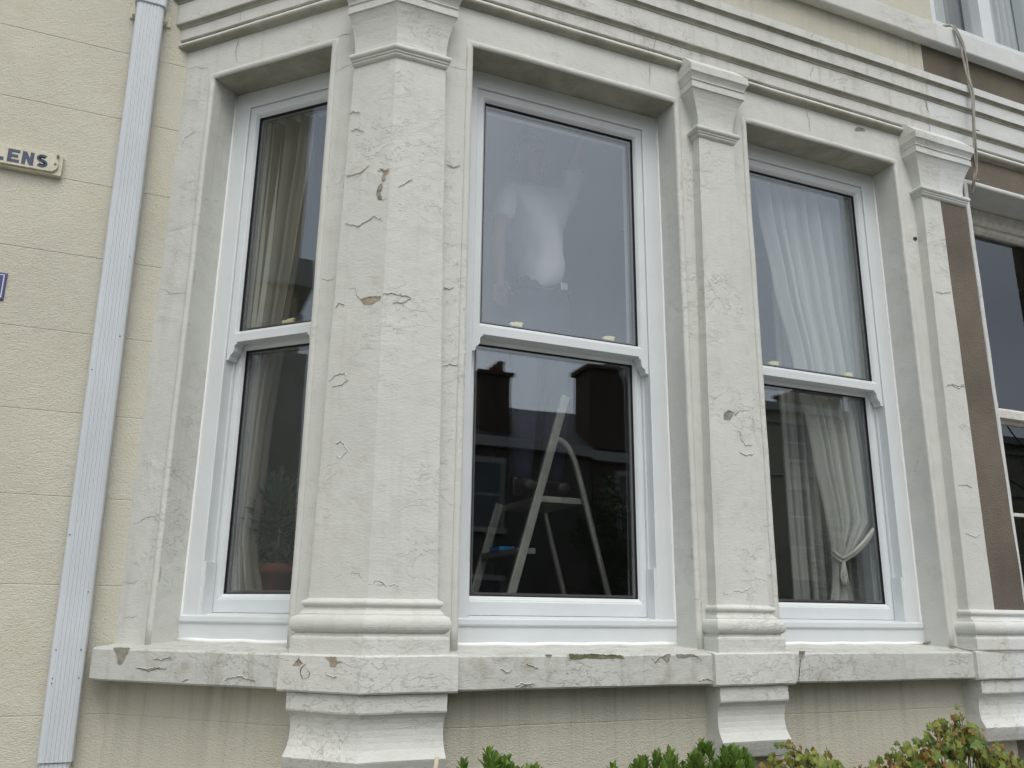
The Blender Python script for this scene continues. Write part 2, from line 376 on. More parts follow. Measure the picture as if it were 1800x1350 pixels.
def holed(name, st, holes, z0, z1, mats, parent, back=-.28, zh=(0, HT)):
    """wall following the bay with window openings; slot 1 = underside of the opening"""
    mb = MB(); zs = [z0, zh[0], zh[1], z1]
    q = lambda s, o, z: P3(s[0], s[1], o, z)
    for i in range(len(st) - 1):
        a, b = st[i], st[i + 1]
        for j in range(3):
            if i in holes and j == 1:
                mb.add([q(a, 0, zs[1]), q(a, 0, zs[2]), q(a, back, zs[2]), q(a, back, zs[1])], [(0, 1, 2, 3)], 0)
                mb.add([q(b, 0, zs[1]), q(b, 0, zs[2]), q(b, back, zs[2]), q(b, back, zs[1])], [(0, 1, 2, 3)], 0)
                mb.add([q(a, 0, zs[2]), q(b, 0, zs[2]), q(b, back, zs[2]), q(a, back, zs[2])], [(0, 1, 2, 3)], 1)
                mb.add([q(a, 0, zs[1]), q(b, 0, zs[1]), q(b, back, zs[1]), q(a, back, zs[1])], [(0, 1, 2, 3)], 0)
                continue
            for o in (0, back):
                mb.add([q(a, o, zs[j]), q(b, o, zs[j]), q(b, o, zs[j + 1]), q(a, o, zs[j + 1])], [(0, 1, 2, 3)], 0)
        for z in (z0, z1): mb.add([q(a, 0, z), q(b, 0, z), q(b, back, z), q(a, back, z)], [(0, 1, 2, 3)], 0)
    for s in (st[0], st[-1]):
        for j in range(3): mb.add([q(s, 0, zs[j]), q(s, 0, zs[j + 1]), q(s, back, zs[j + 1]), q(s, back, zs[j])], [(0, 1, 2, 3)], 0)
    return mb.build(name, mats, parent, 1, subdiv=.10)
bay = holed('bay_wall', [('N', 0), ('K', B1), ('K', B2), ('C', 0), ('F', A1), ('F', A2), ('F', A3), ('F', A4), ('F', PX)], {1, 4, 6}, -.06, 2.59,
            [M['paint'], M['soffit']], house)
nbay = holed('bay_wall', [('F', PX), ('F', A5), ('F', A6), ('F', 4.1), ('F', 5.0), ('F', 6.0)], {1, 3}, -.06, 2.59, [M['brown'], M['paint_clean']], nextdoor)
mb = MB(); sweep(mb, [(0, GZ - .2), (0, -.05), (-.2, -.05), (-.2, GZ - .2)], [('F', 2.62), ('F', 4), ('F', 6)]); mb.build('wall', M['brown'], nextdoor, 1, subdiv=.2)
mb = MB(); sweep(mb, [(0.0, GZ - .2), (0.0, -.05), (-.2, -.05), (-.2, GZ - .2)], [('F', PX), ('F', 2.62)]); mb.build('wall', M['cream'], nextdoor, 1, subdiv=.2)

# roll moulding round each opening (mitred at the head)
def architrave(k, u0, u1, parent, mat, r=.0125):
    mb = MB(); pr = []
    for a in range(0, 181, 20): pr.append((.0006 + r * (1 - math.cos(R(a))), r * math.sin(R(a)) * .62))
    pr += [(2 * r, -.01), (.0006, -.01)]
    path = [(u0, z, -1, 0) for z in stations(-.012, HT - .02, .08)] + [(u0, HT, -1, 1)] + [(u, HT, 0, 1) for u in stations(u0 + .03, u1 - .03, .07)] + [(u1, HT, 1, 1)] + [(u1, z, 1, 0) for z in stations(HT - .02, -.012, .08)]
    mb.loft([[P3(k, u + sx * d, o, z + sz * d) for d, o in pr] for u, z, sx, sz in path], 0, True, True, True)
    return mb.build('architrave', mat, parent, 1)
architrave('K', B1, B2, house, M['paint']); architrave('F', A1, A2, house, M['paint']); architrave('F', A3, A4, house, M['paint'])
architrave('F', A5, A6, nextdoor, M['paint_clean'])

# entablature: stepped fascias with small cymas, returned round the bay
EN = [(-.03, 2.255), (0, 2.256)]
EN += [(.016 * math.sin(R(a)) + .012, 2.277 - .016 * math.cos(R(a))) for a in range(0, 181, 22)]
EN += [(.022, 2.297), (.024, 2.303), (.025, 2.350), (.028, 2.352), (.030, 2.358), (.036, 2.364), (.040, 2.366), (.041, 2.371),
       (.041, 2.462), (.044, 2.464), (.046, 2.472), (.053, 2.478), (.057, 2.480), (.057, 2.486), (.057, 2.542), (.060, 2.544), (.062, 2.549), (.068, 2.553),
       (.073, 2.555), (.073, 2.593), (.06, 2.598), (-.02, 2.612), (-.03, 2.612)]
def darken_undersides(mb, prof, zlim):  # downward-facing steps of the moulding take the darker olive soffit paint
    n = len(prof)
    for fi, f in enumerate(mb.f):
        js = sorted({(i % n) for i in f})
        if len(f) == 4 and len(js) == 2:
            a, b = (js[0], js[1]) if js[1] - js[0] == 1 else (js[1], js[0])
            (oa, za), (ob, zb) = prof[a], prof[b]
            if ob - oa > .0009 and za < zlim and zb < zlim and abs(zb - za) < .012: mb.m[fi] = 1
mb = MB(); sweep(mb, EN, PB); darken_undersides(mb, EN, 2.56); ent = mb.build('entablature', [M['paint_cornice'], M['soffit']], house, .8)
mb = MB(); sweep(mb, EN, [('F', x) for x in stations(PX, 6, .12)]); darken_undersides(mb, EN, 2.56); mb.build('entablature', [M['paint_clean'], M['soffit']], nextdoor, .8)

# sill band
SI = [(-.13, .006), (-.02, -.001), (.06, -.011), (.080, -.014), (.085, -.019), (.085, -.045), (.085, -.075), (.085, -.107), (.080, -.1125), (.02, -.115), (-.05, -.115), (-.13, -.115)]
PS = [('K', E0 + .001)] + PB[1:]
mb = MB(); sweep(mb, SI, PS); sill = mb.build('window_sill', M['paint_sill'], house, 1.2)
mb = MB(); sweep(mb, SI, [('F', x) for x in stations(PX, 6, .12)]); mb.build('window_sill', M['paint_clean'], nextdoor, 1)

# pilasters --------------------------------------------------------
def ploop(kind, o, e, z, zs=None):
    """outline of a pilaster at height z, projecting o, flared sideways by e = (left, right)"""
    zz = max(0, min(2.0, z if zs is None else zs)); eL, eR = e
    if kind == 'corner':
        l = -.183 + .018 * zz - eL; r = .1935 - .0175 * zz + eR; lc = o * TC; rc = -o * TC
        return ([P3('K', l, -.012, z)] + [P3('K', l + (lc * .0 + 0 - l - .001) * i / 4, o, z) for i in range(4)] + [P3('C', 0, o, z)]
                + [P3('F', rc + (r - rc) * i / 4, o, z) for i in range(1, 5)] + [P3('F', r, -.012, z)])
    c, hw, lo, hi = kind
    h = hw - .0157 * zz; l = max(lo, c - h - eL) if lo is not None else c - h - eL; r = min(hi, c + h + eR) if hi is not None else c + h + eR
    return [P3('F', l, -.012, z)] + [P3('F', l + (r - l) * i / 5, o, z) for i in range(6)] + [P3('F', r, -.012, z)]
def pilaster(kind, parent, shaftmat, mat, eb, ec, shaftkind=None):
    sk = shaftkind or kind
    mb = MB(); mb.loft([ploop(sk, .0486 - .0015 * z, (0, 0), z) for z in stations(.10, 1.99, .09)])
    sh = mb.build('pilaster', shaftmat, parent, 1.3)
    # base mouldings: (offset, extra, z)
    BP = [(.088, 1, -.03), (.088, 1, .030), (.087, .98, .035), (.080, .72, .039), (.079, .66, .046)]
    for a in range(-90, 91, 18): BP.append((.0775 + .0165 * math.cos(R(a)), .62 + .5 * math.cos(R(a)), .072 + .0235 * math.sin(R(a))))
    BP += [(.074, .50, .097), (.0735, .48, .101)]
    BP += [(o, (o - .05) / .038, z) for o, z in [(.066, .104), (.061, .110), (.0585, .117), (.0585, .119)]]
    for a in range(-80, 91, 24): BP.append((.058 + .0095 * math.cos(R(a)), .2 + .24 * math.cos(R(a)), .130 + .009 * math.sin(R(a))))
    BP += [(.051, .03, .142), (.040, 0, .150)]
    mb = MB(); mb.loft([ploop(kind, o, (x * eb, x * eb), z, .1) for o, x, z in BP], smooth=False)
    mb.build('base_moulding', mat, sh, .8)
    CP = [(.048, .0, 1.940), (.053, .1, 1.944), (.056, .16, 1.948), (.056, .16, 1.953), (.060, .24, 1.956), (.060, .24, 1.961)]
    for a in range(-70, 91, 20): CP.append((.056 + .012 * math.cos(R(a)), .2 + .26 * math.cos(R(a)), 1.973 + .012 * math.sin(R(a))))
    CP += [(.0475, .02, 1.989), (.0475, .02, 2.01), (.049, .07, 2.035), (.052, .17, 2.06), (.057, .33, 2.085), (.0625, .50, 2.107), (.069, .68, 2.125), (.075, .82, 2.139),
           (.080, .90, 2.141), (.080, .90, 2.166), (.076, .86, 2.168), (.076, .86, 2.173), (.081, .93, 2.175), (.081, .93, 2.180), (.083, .96, 2.186), (.088, 1.02, 2.195), (.093, 1.10, 2.201), (.096, 1.13, 2.203),
           (.096, 1.13, 2.236), (.09, 1.08, 2.240), (.035, .9, 2.30), (0, .9, 2.302)]
    mb = MB(); mb.loft([ploop(kind, o, (x * ec[0], x * ec[1]), z, 1.95) for o, x, z in CP])
    mb.build('capital', mat, sh, .8)
    # the sill breaks forward under the pilaster, and a scrolled corbel carries it
    mb = MB(); mb.loft([ploop(kind, o, (eb * 1.95, eb * 1.95), z, .1) for o, z in [(.06, -.008), (.094, -.012), (.1, -.016), (.1, -.045), (.1, -.08), (.1, -.110), (.096, -.1155), (.04, -.1160)]])
    rs = mb.build('sill_block', mat, sh, 1)
    CB = [(.04, 0, -.1175), (.085, 1, -.118), (.085, 1, -.140), (.085, 1, -.163), (.083, .99, -.168), (.076, .97, -.173), (.069, .95, -.182), (.064, .93, -.196), (.061, .92, -.212), (.061, .92, -.230), (.063, .93, -.246),
          (.068, .95, -.262), (.075, .97, -.274), (.082, .99, -.284), (.086, 1, -.289), (.085, 1, -.293), (.077, .98, -.315), (.067, .95, -.338), (.062, .94, -.342), (-.01, .94, -.343)]
    mb = MB(); mb.loft([ploop(kind, o, (x * eb, x * eb), z, .1) for o, x, z in CB])
    mb.build('corbel', mat, sh, 1)
    return sh, rs
pilK, res1 = pilaster('corner', house, M['paint'], M['paint'], .027, (.020, .032))
pil2, _ = pilaster((1.301, .1135, None, None), house, M['paint'], M['paint'], .027, (.050, .050))
pil3, _ = pilaster((2.549, .163, None, PX), house, M['paint'], M['paint'], .027, (.045, .045), (2.549, .163, None, 2.531))
pilaster((2.549, .163, PX, None), nextdoor, M['brown'], M['paint_clean'], .027, (.045, .045), (2.549, .163, 2.531, None))

# ------------------------------------------------------------------ sash windows
def ring(mb, k, u0, u1, z0, z1, ws, prof, mi=0):
    wl, wr, wb, wt = ws
    cs = [(u0, z0, wl, wb), (u1, z0, -wr, wb), (u1, z1, -wr, -wt), (u0, z1, wl, -wt)]
    lo = [[P3(k, u + d * a, -v, z + d * b) for d, v in prof] for u, z, a, b in cs]; lo.append(lo[0])
    mb.loft(lo, mi, True, False)
def extr(mb, k, u0, u1, vz, mi=0, smooth=False): mb.loft([[P3(k, u, -v, z) for v, z in vz] for u in (u0, u1)], mi, True, True, smooth)
def sash_window(parent, k, U0, U1, catches):
    mb = MB()
    ring(mb, k, U0 + .001, U1 - .001, .02, HT - .001, (.070, .070, .07, .068), [(0, .125), (.95, .125), (1, .1275), (1, .29), (0, .29)])
    for s, e in ((U0, 1), (U1, -1)):
        mb.kbox(k, s + e * .0695, s + e * .0805, -.1285, -.1795, .088, .268)
        mb.kbox(k, s + e * .0695, s + e * .0775, -.1700, -.1805, .268, 1.05)
    fr = mb.build('window_frame', M['upvc'], parent, 0, bevel=.0008)
    for s, e in ((U0, 1), (U1, -1)):
        mb = MB(); mb.kbox(k, s + e * .0690, s + e * .0708, -.1315, -.1698, .2685, 1.0545); mb.build('sash_channel', M['track'], fr)
    mb = MB(); extr(mb, k, U0 + .001, U1 - .001, [(.29, .0995), (.178, .0985), (.132, .0925), (.118, .0905), (.112, .087), (.1115, .072), (.1145, .0665), (.1195, .0650), (.1195, .004), (.28, .004)])
    mb.build('cill', M['upvc'], fr, 0, bevel=.0008)
    mb = MB(); mb.tube([P3(k, u, -.120, .009 + .0015 * math.sin(u * 31)) for u in stations(U0, U1, .06)], .0075, 8); mb.build('sealant_bead', M['silicone'], fr, .3)
    for s in (U0, U1): mb = MB(); mb.tube([P3(k, s, -.1235, z) for z in stations(.0, HT, .1)], .0055, 6); mb.build('sealant_bead', M['silicone'], fr, .3)
    def sash(name, u0, u1, z0, z1, ws, v, dv):
        mb = MB(); ring(mb, k, u0, u1, z0, z1, ws, [(0, v), (.70, v), (.76, v + .003), (.80, v + .003), (1, v + .015), (1, v + dv), (0, v + dv)])
        s = mb.build(name, M['upvc'], fr, 0, bevel=.0007)
        g0, g1, h0, h1 = u0 + ws[0], u1 - ws[1], z0 + ws[2], z1 - ws[3]
        mb = MB(); ring(mb, k, g0 - .001, g1 + .001, h0 - .001, h1 + .001, (.0055, .0055, .0055, .0055), [(0, v + .0145), (.8, v + .0145), (1, v + .018), (1, v + .020), (0, v + .020)]); mb.build('glazing_gasket', M['rubber'], s)
        mb = MB(); ring(mb, k, g0 - .001, g1 + .001, h0 - .001, h1 + .001, (.013, .013, .013, .013), [(0, v + .023), (1, v + .023), (1, v + .035), (0, v + .035)]); mb.build('spacer_bar', M['spacer'], s)
        mb = MB(); wedge = .0010
        mb.add([P3(k, g0, -(v + .021), h0), P3(k, g1, -(v + .021), h0), P3(k, g1, -(v + .021), h1), P3(k, g0, -(v + .021), h1)], [(0, 1, 2, 3)]); mb.build('glass_pane', M['glass'], s); mb = MB()
        mb.add([P3(k, g0, -(v + .036), h0), P3(k, g1, -(v + .036 + wedge), h0), P3(k, g1, -(v + .036 + wedge * .4), h1), P3(k, g0, -(v + .036 - wedge * .6), h1)], [(0, 1, 2, 3)])
        mb.build('glass_pane', M['glass'], s)
        return s
    us = sash('upper_sash', U0 + .0722, U1 - .0722, 1.055, 2.029, (.0348, .0348, .045, .043), .134, .043)
    ls = sash('lower_sash', U0 + .0722, U1 - .0722, .1000, 1.098, (.0348, .0348, .062, .060), .182, .043)
    HO = [(0, 1.056), (.041, 1.056), (.041, 1.049), (.036, 1.0465), (.0315, 1.041), (.030, 1.034), (.0305, 1.027), (.029, 1.020), (.024, 1.013), (.0175, 1.0085), (.0145, 1.003), (.0140, .996), (.012, .991), (.0, .989)]
    for s, e in ((U0 + .0722, 1), (U1 - .0722, -1)):
        mb = MB(); mb.loft([[P3(k, s + e * d, -v, z) for d, z in HO] for v in (.1342, .1770)], 0)
        mb.build('sash_horn', M['upvc'], us, 0, bevel=.0008)
    for c in catches:
        mb = MB(); mb.kbox(k, c - .030, c + .030, -.190, -.214, 1.0985, 1.118); mb.kbox(k, c - .022, c + .024, -.193, -.211, 1.118, 1.139)
        mb.kbox(k, c - .004, c + .030, -.196, -.208, 1.139, 1.144)
        mb.build('sash_catch', M['catch'], ls, 0, bevel=.003)
    return fr
sash_window(house, 'K', B1, B2, [-.535])
sash_window(house, 'F', A1, A2, [.542, .93])
sash_window(house, 'F', A3, A4, [1.72, 2.125])

# neighbour's older timber sashes
def timber_window(parent, k, U0, U1, z0, z1, vf=.16, bar=True):
    mb = MB(); ring(mb, k, U0, U1, z0, z1, (.055, .055, .06, .075), [(0, vf), (.8, vf), (1, vf + .01), (1, vf + .10), (0, vf + .10)])
    fr = mb.build('window_frame', M['oldwood'], parent, 0, bevel=.002)
    zm = z0 + (z1 - z0) * .5
    for nm, a, b, v in (('upper_sash', zm - .02, z1 - .06, vf + .025), ('lower_sash', z0 + .045, zm + .015, vf + .062)):
        mb = MB(); ring(mb, k, U0 + .05, U1 - .05, a, b, (.045, .045, .05, .05), [(0, v), (.75, v), (1, v + .014), (1, v + .034), (0, v + .034)])
        if bar and nm == 'lower_sash': mb.kbox(k, U0 + .09, U1 - .09, -(v + .004), -(v + .016), .572, .588)
        s = mb.build(nm, M['oldwood'], fr, .4, bevel=.0015, subdiv=.2)
        mb = MB(); y = v + .02; mb.add([P3(k, U0 + .09, -y, a + .04), P3(k, U1 - .09, -y, a + .04), P3(k, U1 - .09, -y - .002, b - .04), P3(k, U0 + .09, -y - .002, b - .04)], [(0, 1, 2, 3)])
        mb.build('glass_pane', M['glass'], s)
    return fr
timber_window(nextdoor, 'F', A5 + .002, A6 - .002, .005, HT - .004)
timber_window(nextdoor, 'F', 4.102, 4.998, .005, HT - .004)

# first floor of the neighbour with its window, and the string course that runs across both houses
ST = [(-.05, 2.822), (.04, 2.812), (.046, 2.813), (.049, 2.818), (.049, 2.918), (.045, 2.924), (-.05, 2.948)]
mb = MB(); sweep(mb, ST, [('N', 0), ('K', -.5), ('C', 0)] + [('F', x) for x in stations(.1, 2.66, .1)]); mb.build('string_course', M['paint'], house, 1)
mb = MB(); sweep(mb, ST, [('F', x) for x in stations(2.66, 6, .12)]); mb.build('string_course', M['paint_clean'], nextdoor, 1)
W0, W1 = 2.70, 3.62
mb = MB()
mb.kbox('F', 2.594, W0, 0, -.2, 2.83, 6); mb.build('wall', M['cream'], nextdoor); mb = MB()
for a, b, c, d in ((2.594, W0, 2.585, 2.83), (W1, 6, 2.585, 6), (W0, W1, 2.585, 2.945), (W0, W1, 4.6, 6)): mb.kbox('F', a, b, 0, -.2, c, d)
mb.build('wall', M['brown'], nextdoor)
mb = MB()
ring(mb, 'F', W0, W1, 2.948, 4.6, (.075, .075, .09, .08), [(0, .03), (.9, .03), (1, .045), (1, .14), (0, .14)])
mb.kbox('F', 3.11, 3.20, -.035, -.13, 3.02, 4.53)
uf = mb.build('window_frame', M['upvc'], nextdoor, 0, bevel=.002)
mb = MB(); mb.add([P3('F', 2.77, -.09, 3.03), P3('F', 3.56, -.09, 3.03), P3('F', 3.56, -.09, 4.53), P3('F', 2.77, -.09, 4.53)], [(0, 1, 2, 3)]); mb.build('glass_pane', M['glass'], uf)

# ------------------------------------------------------------------ paint failures (cracks, lifted lips, missing flakes)
DK = {'entab': ent, 'bay': bay, 'pilK': pilK, 'pilF': pilK, 'pil2': pil2, 'pil3': pil3, 'sill': sill, 'res1K': res1}
DECALS = [
 ('entab', 'F', 0.0735, 'crack', 0.0012, [(1.8373, 2.5985), (1.827, 2.5604)]),
 ('entab', 'F', 0.0575, 'crack', 0.0012, [(1.8358, 2.5552), (1.8388, 2.5212), (1.8324, 2.4904)]),
 ('entab', 'F', 0.0415, 'crack', 0.0016, [(1.8406, 2.4789), (1.8495, 2.4411), (1.8302, 2.4068), (1.831, 2.3842)]),
 ('entab', 'F', 0.025, 'crack', 0.0012, [(1.8412, 2.3695), (1.8306, 2.2956)]),
 ('bay', 'F', 0, 'crack', 0.0018, [(1.8305, 2.2625), (1.8297, 2.2229), (1.8407, 2.206), (1.8372, 2.1716), (1.8437, 2.1426)]),
 ('entab', 'F', 0.0415, 'crack', 0.0012, [(1.0647, 2.5296), (1.0511, 2.46)]),
 ('entab', 'F', 0.025, 'crack', 0.0022, [(1.0537, 2.405), (1.0461, 2.3492), (1.0335, 2.2976)]),
 ('bay', 'F', 0, 'crack', 0.0016, [(1.0403, 2.2739), (1.031, 2.2369), (1.0295, 2.1971), (1.0252, 2.149)]),
 ('entab', 'F', 0.0575, 'crack', 0.002, [(2.5269, 2.5446), (2.5257, 2.5136), (2.5174, 2.4839)]),
 ('entab', 'F', 0.0415, 'crack', 0.0045, [(2.5226, 2.4633), (2.528, 2.4283), (2.5299, 2.4167), (2.5378, 2.3976)]),
 ('entab', 'F', 0.025, 'crack', 0.003, [(2.5294, 2.3667), (2.5466, 2.338), (2.5465, 2.314), (2.5501, 2.2909)]),
 ('entab', 'F', 0.0735, 'crack', 0.0015, [(2.4796, 2.5745), (2.4918, 2.5596)]),
 ('entab', 'K', 0.025, 'crack', 0.0012, [(-0.7039, 2.3608), (-0.7028, 2.3268), (-0.7022, 2.2984)]),
 ('bay', 'K', 0, 'crack', 0.002, [(-0.725, 2.2687), (-0.7254, 2.2482), (-0.728, 2.2234), (-0.7296, 2.1907), (-0.7185, 2.1421)]),
 ('bay', 'K', 0, 'crack', 0.0012, [(-0.973, 2.1784), (-0.9243, 2.1799), (-0.8939, 2.1654), (-0.862, 2.1596), (-0.8524, 2.129)]),
 ('bay', 'K', 0, 'crack', 0.0016, [(-0.9474, 1.8341), (-0.9404, 1.8645), (-0.9165, 1.874), (-0.8926, 1.8834), (-0.8557, 1.8775)]),
 ('bay', 'K', 0, 'crack', 0.0012, [(-0.9716, 1.2453), (-0.9445, 1.2459), (-0.9139, 1.2216), (-0.8251, 1.2137)]),
 ('bay', 'K', 0, 'crack', 0.0012, [(-0.9629, 0.3913), (-0.9346, 0.3905), (-0.9019, 0.4087), (-0.8376, 0.4162)]),
 ('bay', 'K', 0, 'crack', 0.0012, [(-0.9659, 0.1956), (-0.9273, 0.1917), (-0.8943, 0.2045)]),
 ('bay', 'K', 0, 'crack', 0.0012, [(-0.954, 0.081), (-0.9091, 0.0815), (-0.8852, 0.0872)]),
 ('bay', 'K', 0, 'crack', 0.001, [(-0.9184, 1.6684), (-0.8797, 1.6679), (-0.8414, 1.6674)]),
 ('bay', 'K', 0, 'crack', 0.001, [(-0.9522, 1.4817), (-0.9027, 1.4801), (-0.8703, 1.4814)]),
 ('bay', 'K', -0.003, 'crack', 0.001, [(-0.9565, 0.8336), (-0.9683, 0.8242), (-0.9902, 0.8282)]),
 ('pilK', 'K', 0.047, 'chip_tan', 0.0012, [(-0.021, 1.5226), (-0.0008, 1.5122), (0.0141, 1.5154), (0.015, 1.4986), (0.0024, 1.4928), (0.0054, 1.4777), (-0.0072, 1.472), (-0.0103, 1.4892), (-0.0024, 1.5021)]),
 ('pilK', 'K', 0.047, 'chip_grey', 0.0012, [(-0.0091, 1.4682), (-0.0213, 1.4541), (-0.0285, 1.4307), (-0.0233, 1.4154), (-0.0057, 1.4079), (-0.0135, 1.432), (-0.006, 1.4511)]),
 ('pilK', 'K', 0.047, 'crack', 0.0025, [(-0.0232, 1.4133), (-0.0034, 1.4055), (0.0137, 1.4063)]),
 ('pilK', 'K', 0.047, 'crack', 0.0025, [(-0.0078, 1.5199), (-0.0182, 1.5116), (-0.0273, 1.5197)]),
 ('pilK', 'K', 0.047, 'ridge', 0.0012, [(-0.147, 1.5207), (-0.1203, 1.5238), (-0.0914, 1.5243), (-0.0639, 1.544)]),
 ('pilK', 'K', 0.047, 'ridge', 0.0012, [(-0.1412, 1.3465), (-0.0895, 1.3293), (-0.0535, 1.3433), (-0.0304, 1.3534), (0.0008, 1.3337)]),
 ('pilK', 'K', 0.047, 'ridge', 0.0012, [(-0.2252, 1.1673), (-0.2022, 1.1579), (-0.1797, 1.1526), (-0.1689, 1.155)]),
 ('pilK', 'K', 0.047, 'chip_tan', 0.0012, [(-0.0657, 1.0679), (-0.03, 1.0708), (0.012, 1.067), (0.0085, 1.056), (-0.0222, 1.0467), (-0.054, 1.051)]),
 ('pilK', 'K', 0.047, 'crack', 0.0012, [(-0.1115, 1.1132), (-0.0855, 1.1095), (-0.0794, 1.0834), (-0.0658, 1.0699), (-0.0301, 1.0727), (0.0098, 1.0692)]),
 ('pilK', 'K', 0.047, 'ridge', 0.0012, [(-0.1595, 0.8077), (-0.1395, 0.8244), (-0.1041, 0.8302), (-0.0918, 0.805), (-0.1159, 0.7907), (-0.1476, 0.7918)]),
 ('pilK', 'K', 0.047, 'ridge', 0.0012, [(-0.1187, 0.6044), (-0.1028, 0.6122), (-0.0762, 0.584), (-0.0989, 0.559), (-0.1161, 0.5688)]),
 ('pilK', 'K', 0.047, 'crack', 0.0012, [(-0.0961, 0.198), (-0.0772, 0.2093), (-0.0519, 0.2124), (-0.0132, 0.2153), (-0.0086, 0.2039), (0.002, 0.1894), (0.0198, 0.1813), (0.0368, 0.1828)]),
 ('pilK', 'K', 0.047, 'ridge', 0.0012, [(-0.1432, 1.6921), (-0.1184, 1.6952), (-0.0901, 1.6758)]),
 ('pilK', 'K', 0.047, 'ridge', 0.0012, [(-0.1595, 1.7619), (-0.137, 1.7676), (-0.1086, 1.7521)]),
 ('pilK', 'K', 0.047, 'ridge', 0.0012, [(-0.1569, 1.0549), (-0.1406, 1.0684), (-0.1226, 1.0582)]),
 ('pilF', 'F', 0.047, 'chip_grey', 0.0012, [(-0.0035, 0.1849), (-0.0006, 0.193), (0.0079, 0.1916), (0.0217, 0.1879), (0.0324, 0.1777), (0.0364, 0.1649), (0.0259, 0.1711), (0.0086, 0.1787)]),
 ('pilF', 'F', 0.047, 'crack', 0.0022, [(-0.0051, 0.1832), (-0.0006, 0.193), (0.0079, 0.1916), (0.0217, 0.1879), (0.0324, 0.1777), (0.0382, 0.1633), (0.039, 0.1473)]),
 ('pilF', 'F', 0.047, 'ridge', 0.0012, [(0.0389, 0.1827), (0.0558, 0.1863), (0.0715, 0.1818)]),
 ('pilF', 'F', 0.047, 'ridge', 0.0012, [(-0.0237, 1.0748), (0.0092, 1.0821), (0.0504, 1.081), (0.0694, 1.0764), (0.044, 1.0569), (0.0108, 1.0497)]),
 ('pilF', 'F', 0.047, 'ridge', 0.0012, [(0.0106, 1.4527), (0.0329, 1.4742), (0.0575, 1.4922)]),
 ('bay', 'F', 0, 'ridge', 0.0012, [(0.1897, 1.6016), (0.2149, 1.5964), (0.2376, 1.6083)]),
 ('bay', 'F', 0, 'ridge', 0.0012, [(0.1942, 1.1507), (0.2183, 1.1486), (0.2281, 1.1563)]),
 ('bay', 'F', 0, 'ridge', 0.0012, [(0.1994, 0.8778), (0.2263, 0.8889), (0.2519, 0.8863)]),
 ('bay', 'F', 0, 'crack', 0.0012, [(0.1643, 1.9925), (0.1986, 1.9931), (0.2354, 1.9943), (0.2834, 2.0011)]),
 ('bay', 'K', 0, 'crack', 0.0012, [(-0.1923, 1.9955), (-0.2209, 1.9936), (-0.2444, 1.9857), (-0.2684, 1.9825)]),
 ('bay', 'K', 0, 'crack', 0.0018, [(-0.2624, 2.1286), (-0.2261, 2.1328), (-0.2158, 2.1251), (-0.1896, 2.1296)]),
 ('pil2', 'F', 0.047, 'chip_grey', 0.0012, [(1.2646, 0.8194), (1.2856, 0.8322), (1.2982, 0.8314), (1.3048, 0.8171), (1.2909, 0.7986), (1.2632, 0.798)]),
 ('pil2', 'F', 0.047, 'crack', 0.0022, [(1.2696, 0.8199), (1.2857, 0.8344), (1.3031, 0.8298), (1.315, 0.8181), (1.3368, 0.8375), (1.3835, 0.8423)]),
 ('pil2', 'F', 0.047, 'crack', 0.001, [(1.3835, 0.8423), (1.3944, 0.8154), (1.3997, 0.7836), (1.3995, 0.7472)]),
 ('pil2', 'F', 0.047, 'ridge', 0.0012, [(1.3313, 0.76), (1.3368, 0.7309), (1.3532, 0.7112), (1.3841, 0.7139)]),
 ('pil2', 'F', 0.047, 'ridge', 0.0012, [(1.2209, 0.1817), (1.2372, 0.1763), (1.2669, 0.1921), (1.3027, 0.189), (1.3404, 0.2052)]),
 ('pil2', 'F', 0.047, 'ridge', 0.0012, [(1.3257, 0.6815), (1.3555, 0.6735), (1.3894, 0.6826)]),
 ('pil3', 'F', 0.047, 'ridge', 0.0012, [(2.4284, 1.4852), (2.462, 1.4827), (2.5229, 1.498)]),
 ('pil3', 'F', 0.047, 'crack', 0.0028, [(2.426, 1.0613), (2.454, 1.0695), (2.4859, 1.0607), (2.5363, 1.0791)]),
 ('pil3', 'F', 0.047, 'ridge', 0.0012, [(2.4189, 1.058), (2.4531, 1.0644), (2.4846, 1.053), (2.5315, 1.071)]),
 ('pil3', 'F', 0.047, 'ridge', 0.0012, [(2.4193, 0.6357), (2.4592, 0.6407), (2.4934, 0.6313)]),
 ('pil3', 'F', 0.047, 'ridge', 0.0012, [(2.4242, 0.4421), (2.4732, 0.4284), (2.515, 0.444)]),
 ('bay', 'F', 0, 'chip_dark', 0.0012, [(2.3858, 1.7525), (2.407, 1.7566), (2.4089, 1.7459), (2.3934, 1.7347), (2.3841, 1.7412)]),
 ('bay', 'F', 0, 'chip_grey', 0.0012, [(2.1021, 2.2275), (2.1304, 2.2404), (2.1574, 2.2415), (2.166, 2.2292), (2.1351, 2.2243), (2.1038, 2.2136)]),
 ('sill', 'K', 0.085, 'chip_grey', 0.0012, [(-0.8878, -0.0112), (-0.816, -0.0113), (-0.8431, -0.0616), (-0.86, -0.0604), (-0.8698, -0.0315)]),
 ('sill', 'K', 0.085, 'crack', 0.0022, [(-0.7804, -0.0698), (-0.74, -0.0753), (-0.7278, -0.0799), (-0.6951, -0.0689), (-0.6587, -0.0694)]),
 ('sill', 'K', 0.085, 'ridge', 0.0012, [(-0.7809, -0.0665), (-0.7406, -0.072), (-0.6956, -0.0655), (-0.6592, -0.0661)]),
 ('sill', 'K', 0.085, 'crack', 0.003, [(-0.5935, -0.1033), (-0.5766, -0.0978), (-0.5681, -0.0959)]),
 ('sill', 'K', 0.085, 'ridge', 0.0012, [(-0.7155, -0.041), (-0.6808, -0.0434), (-0.6479, -0.0358)]),
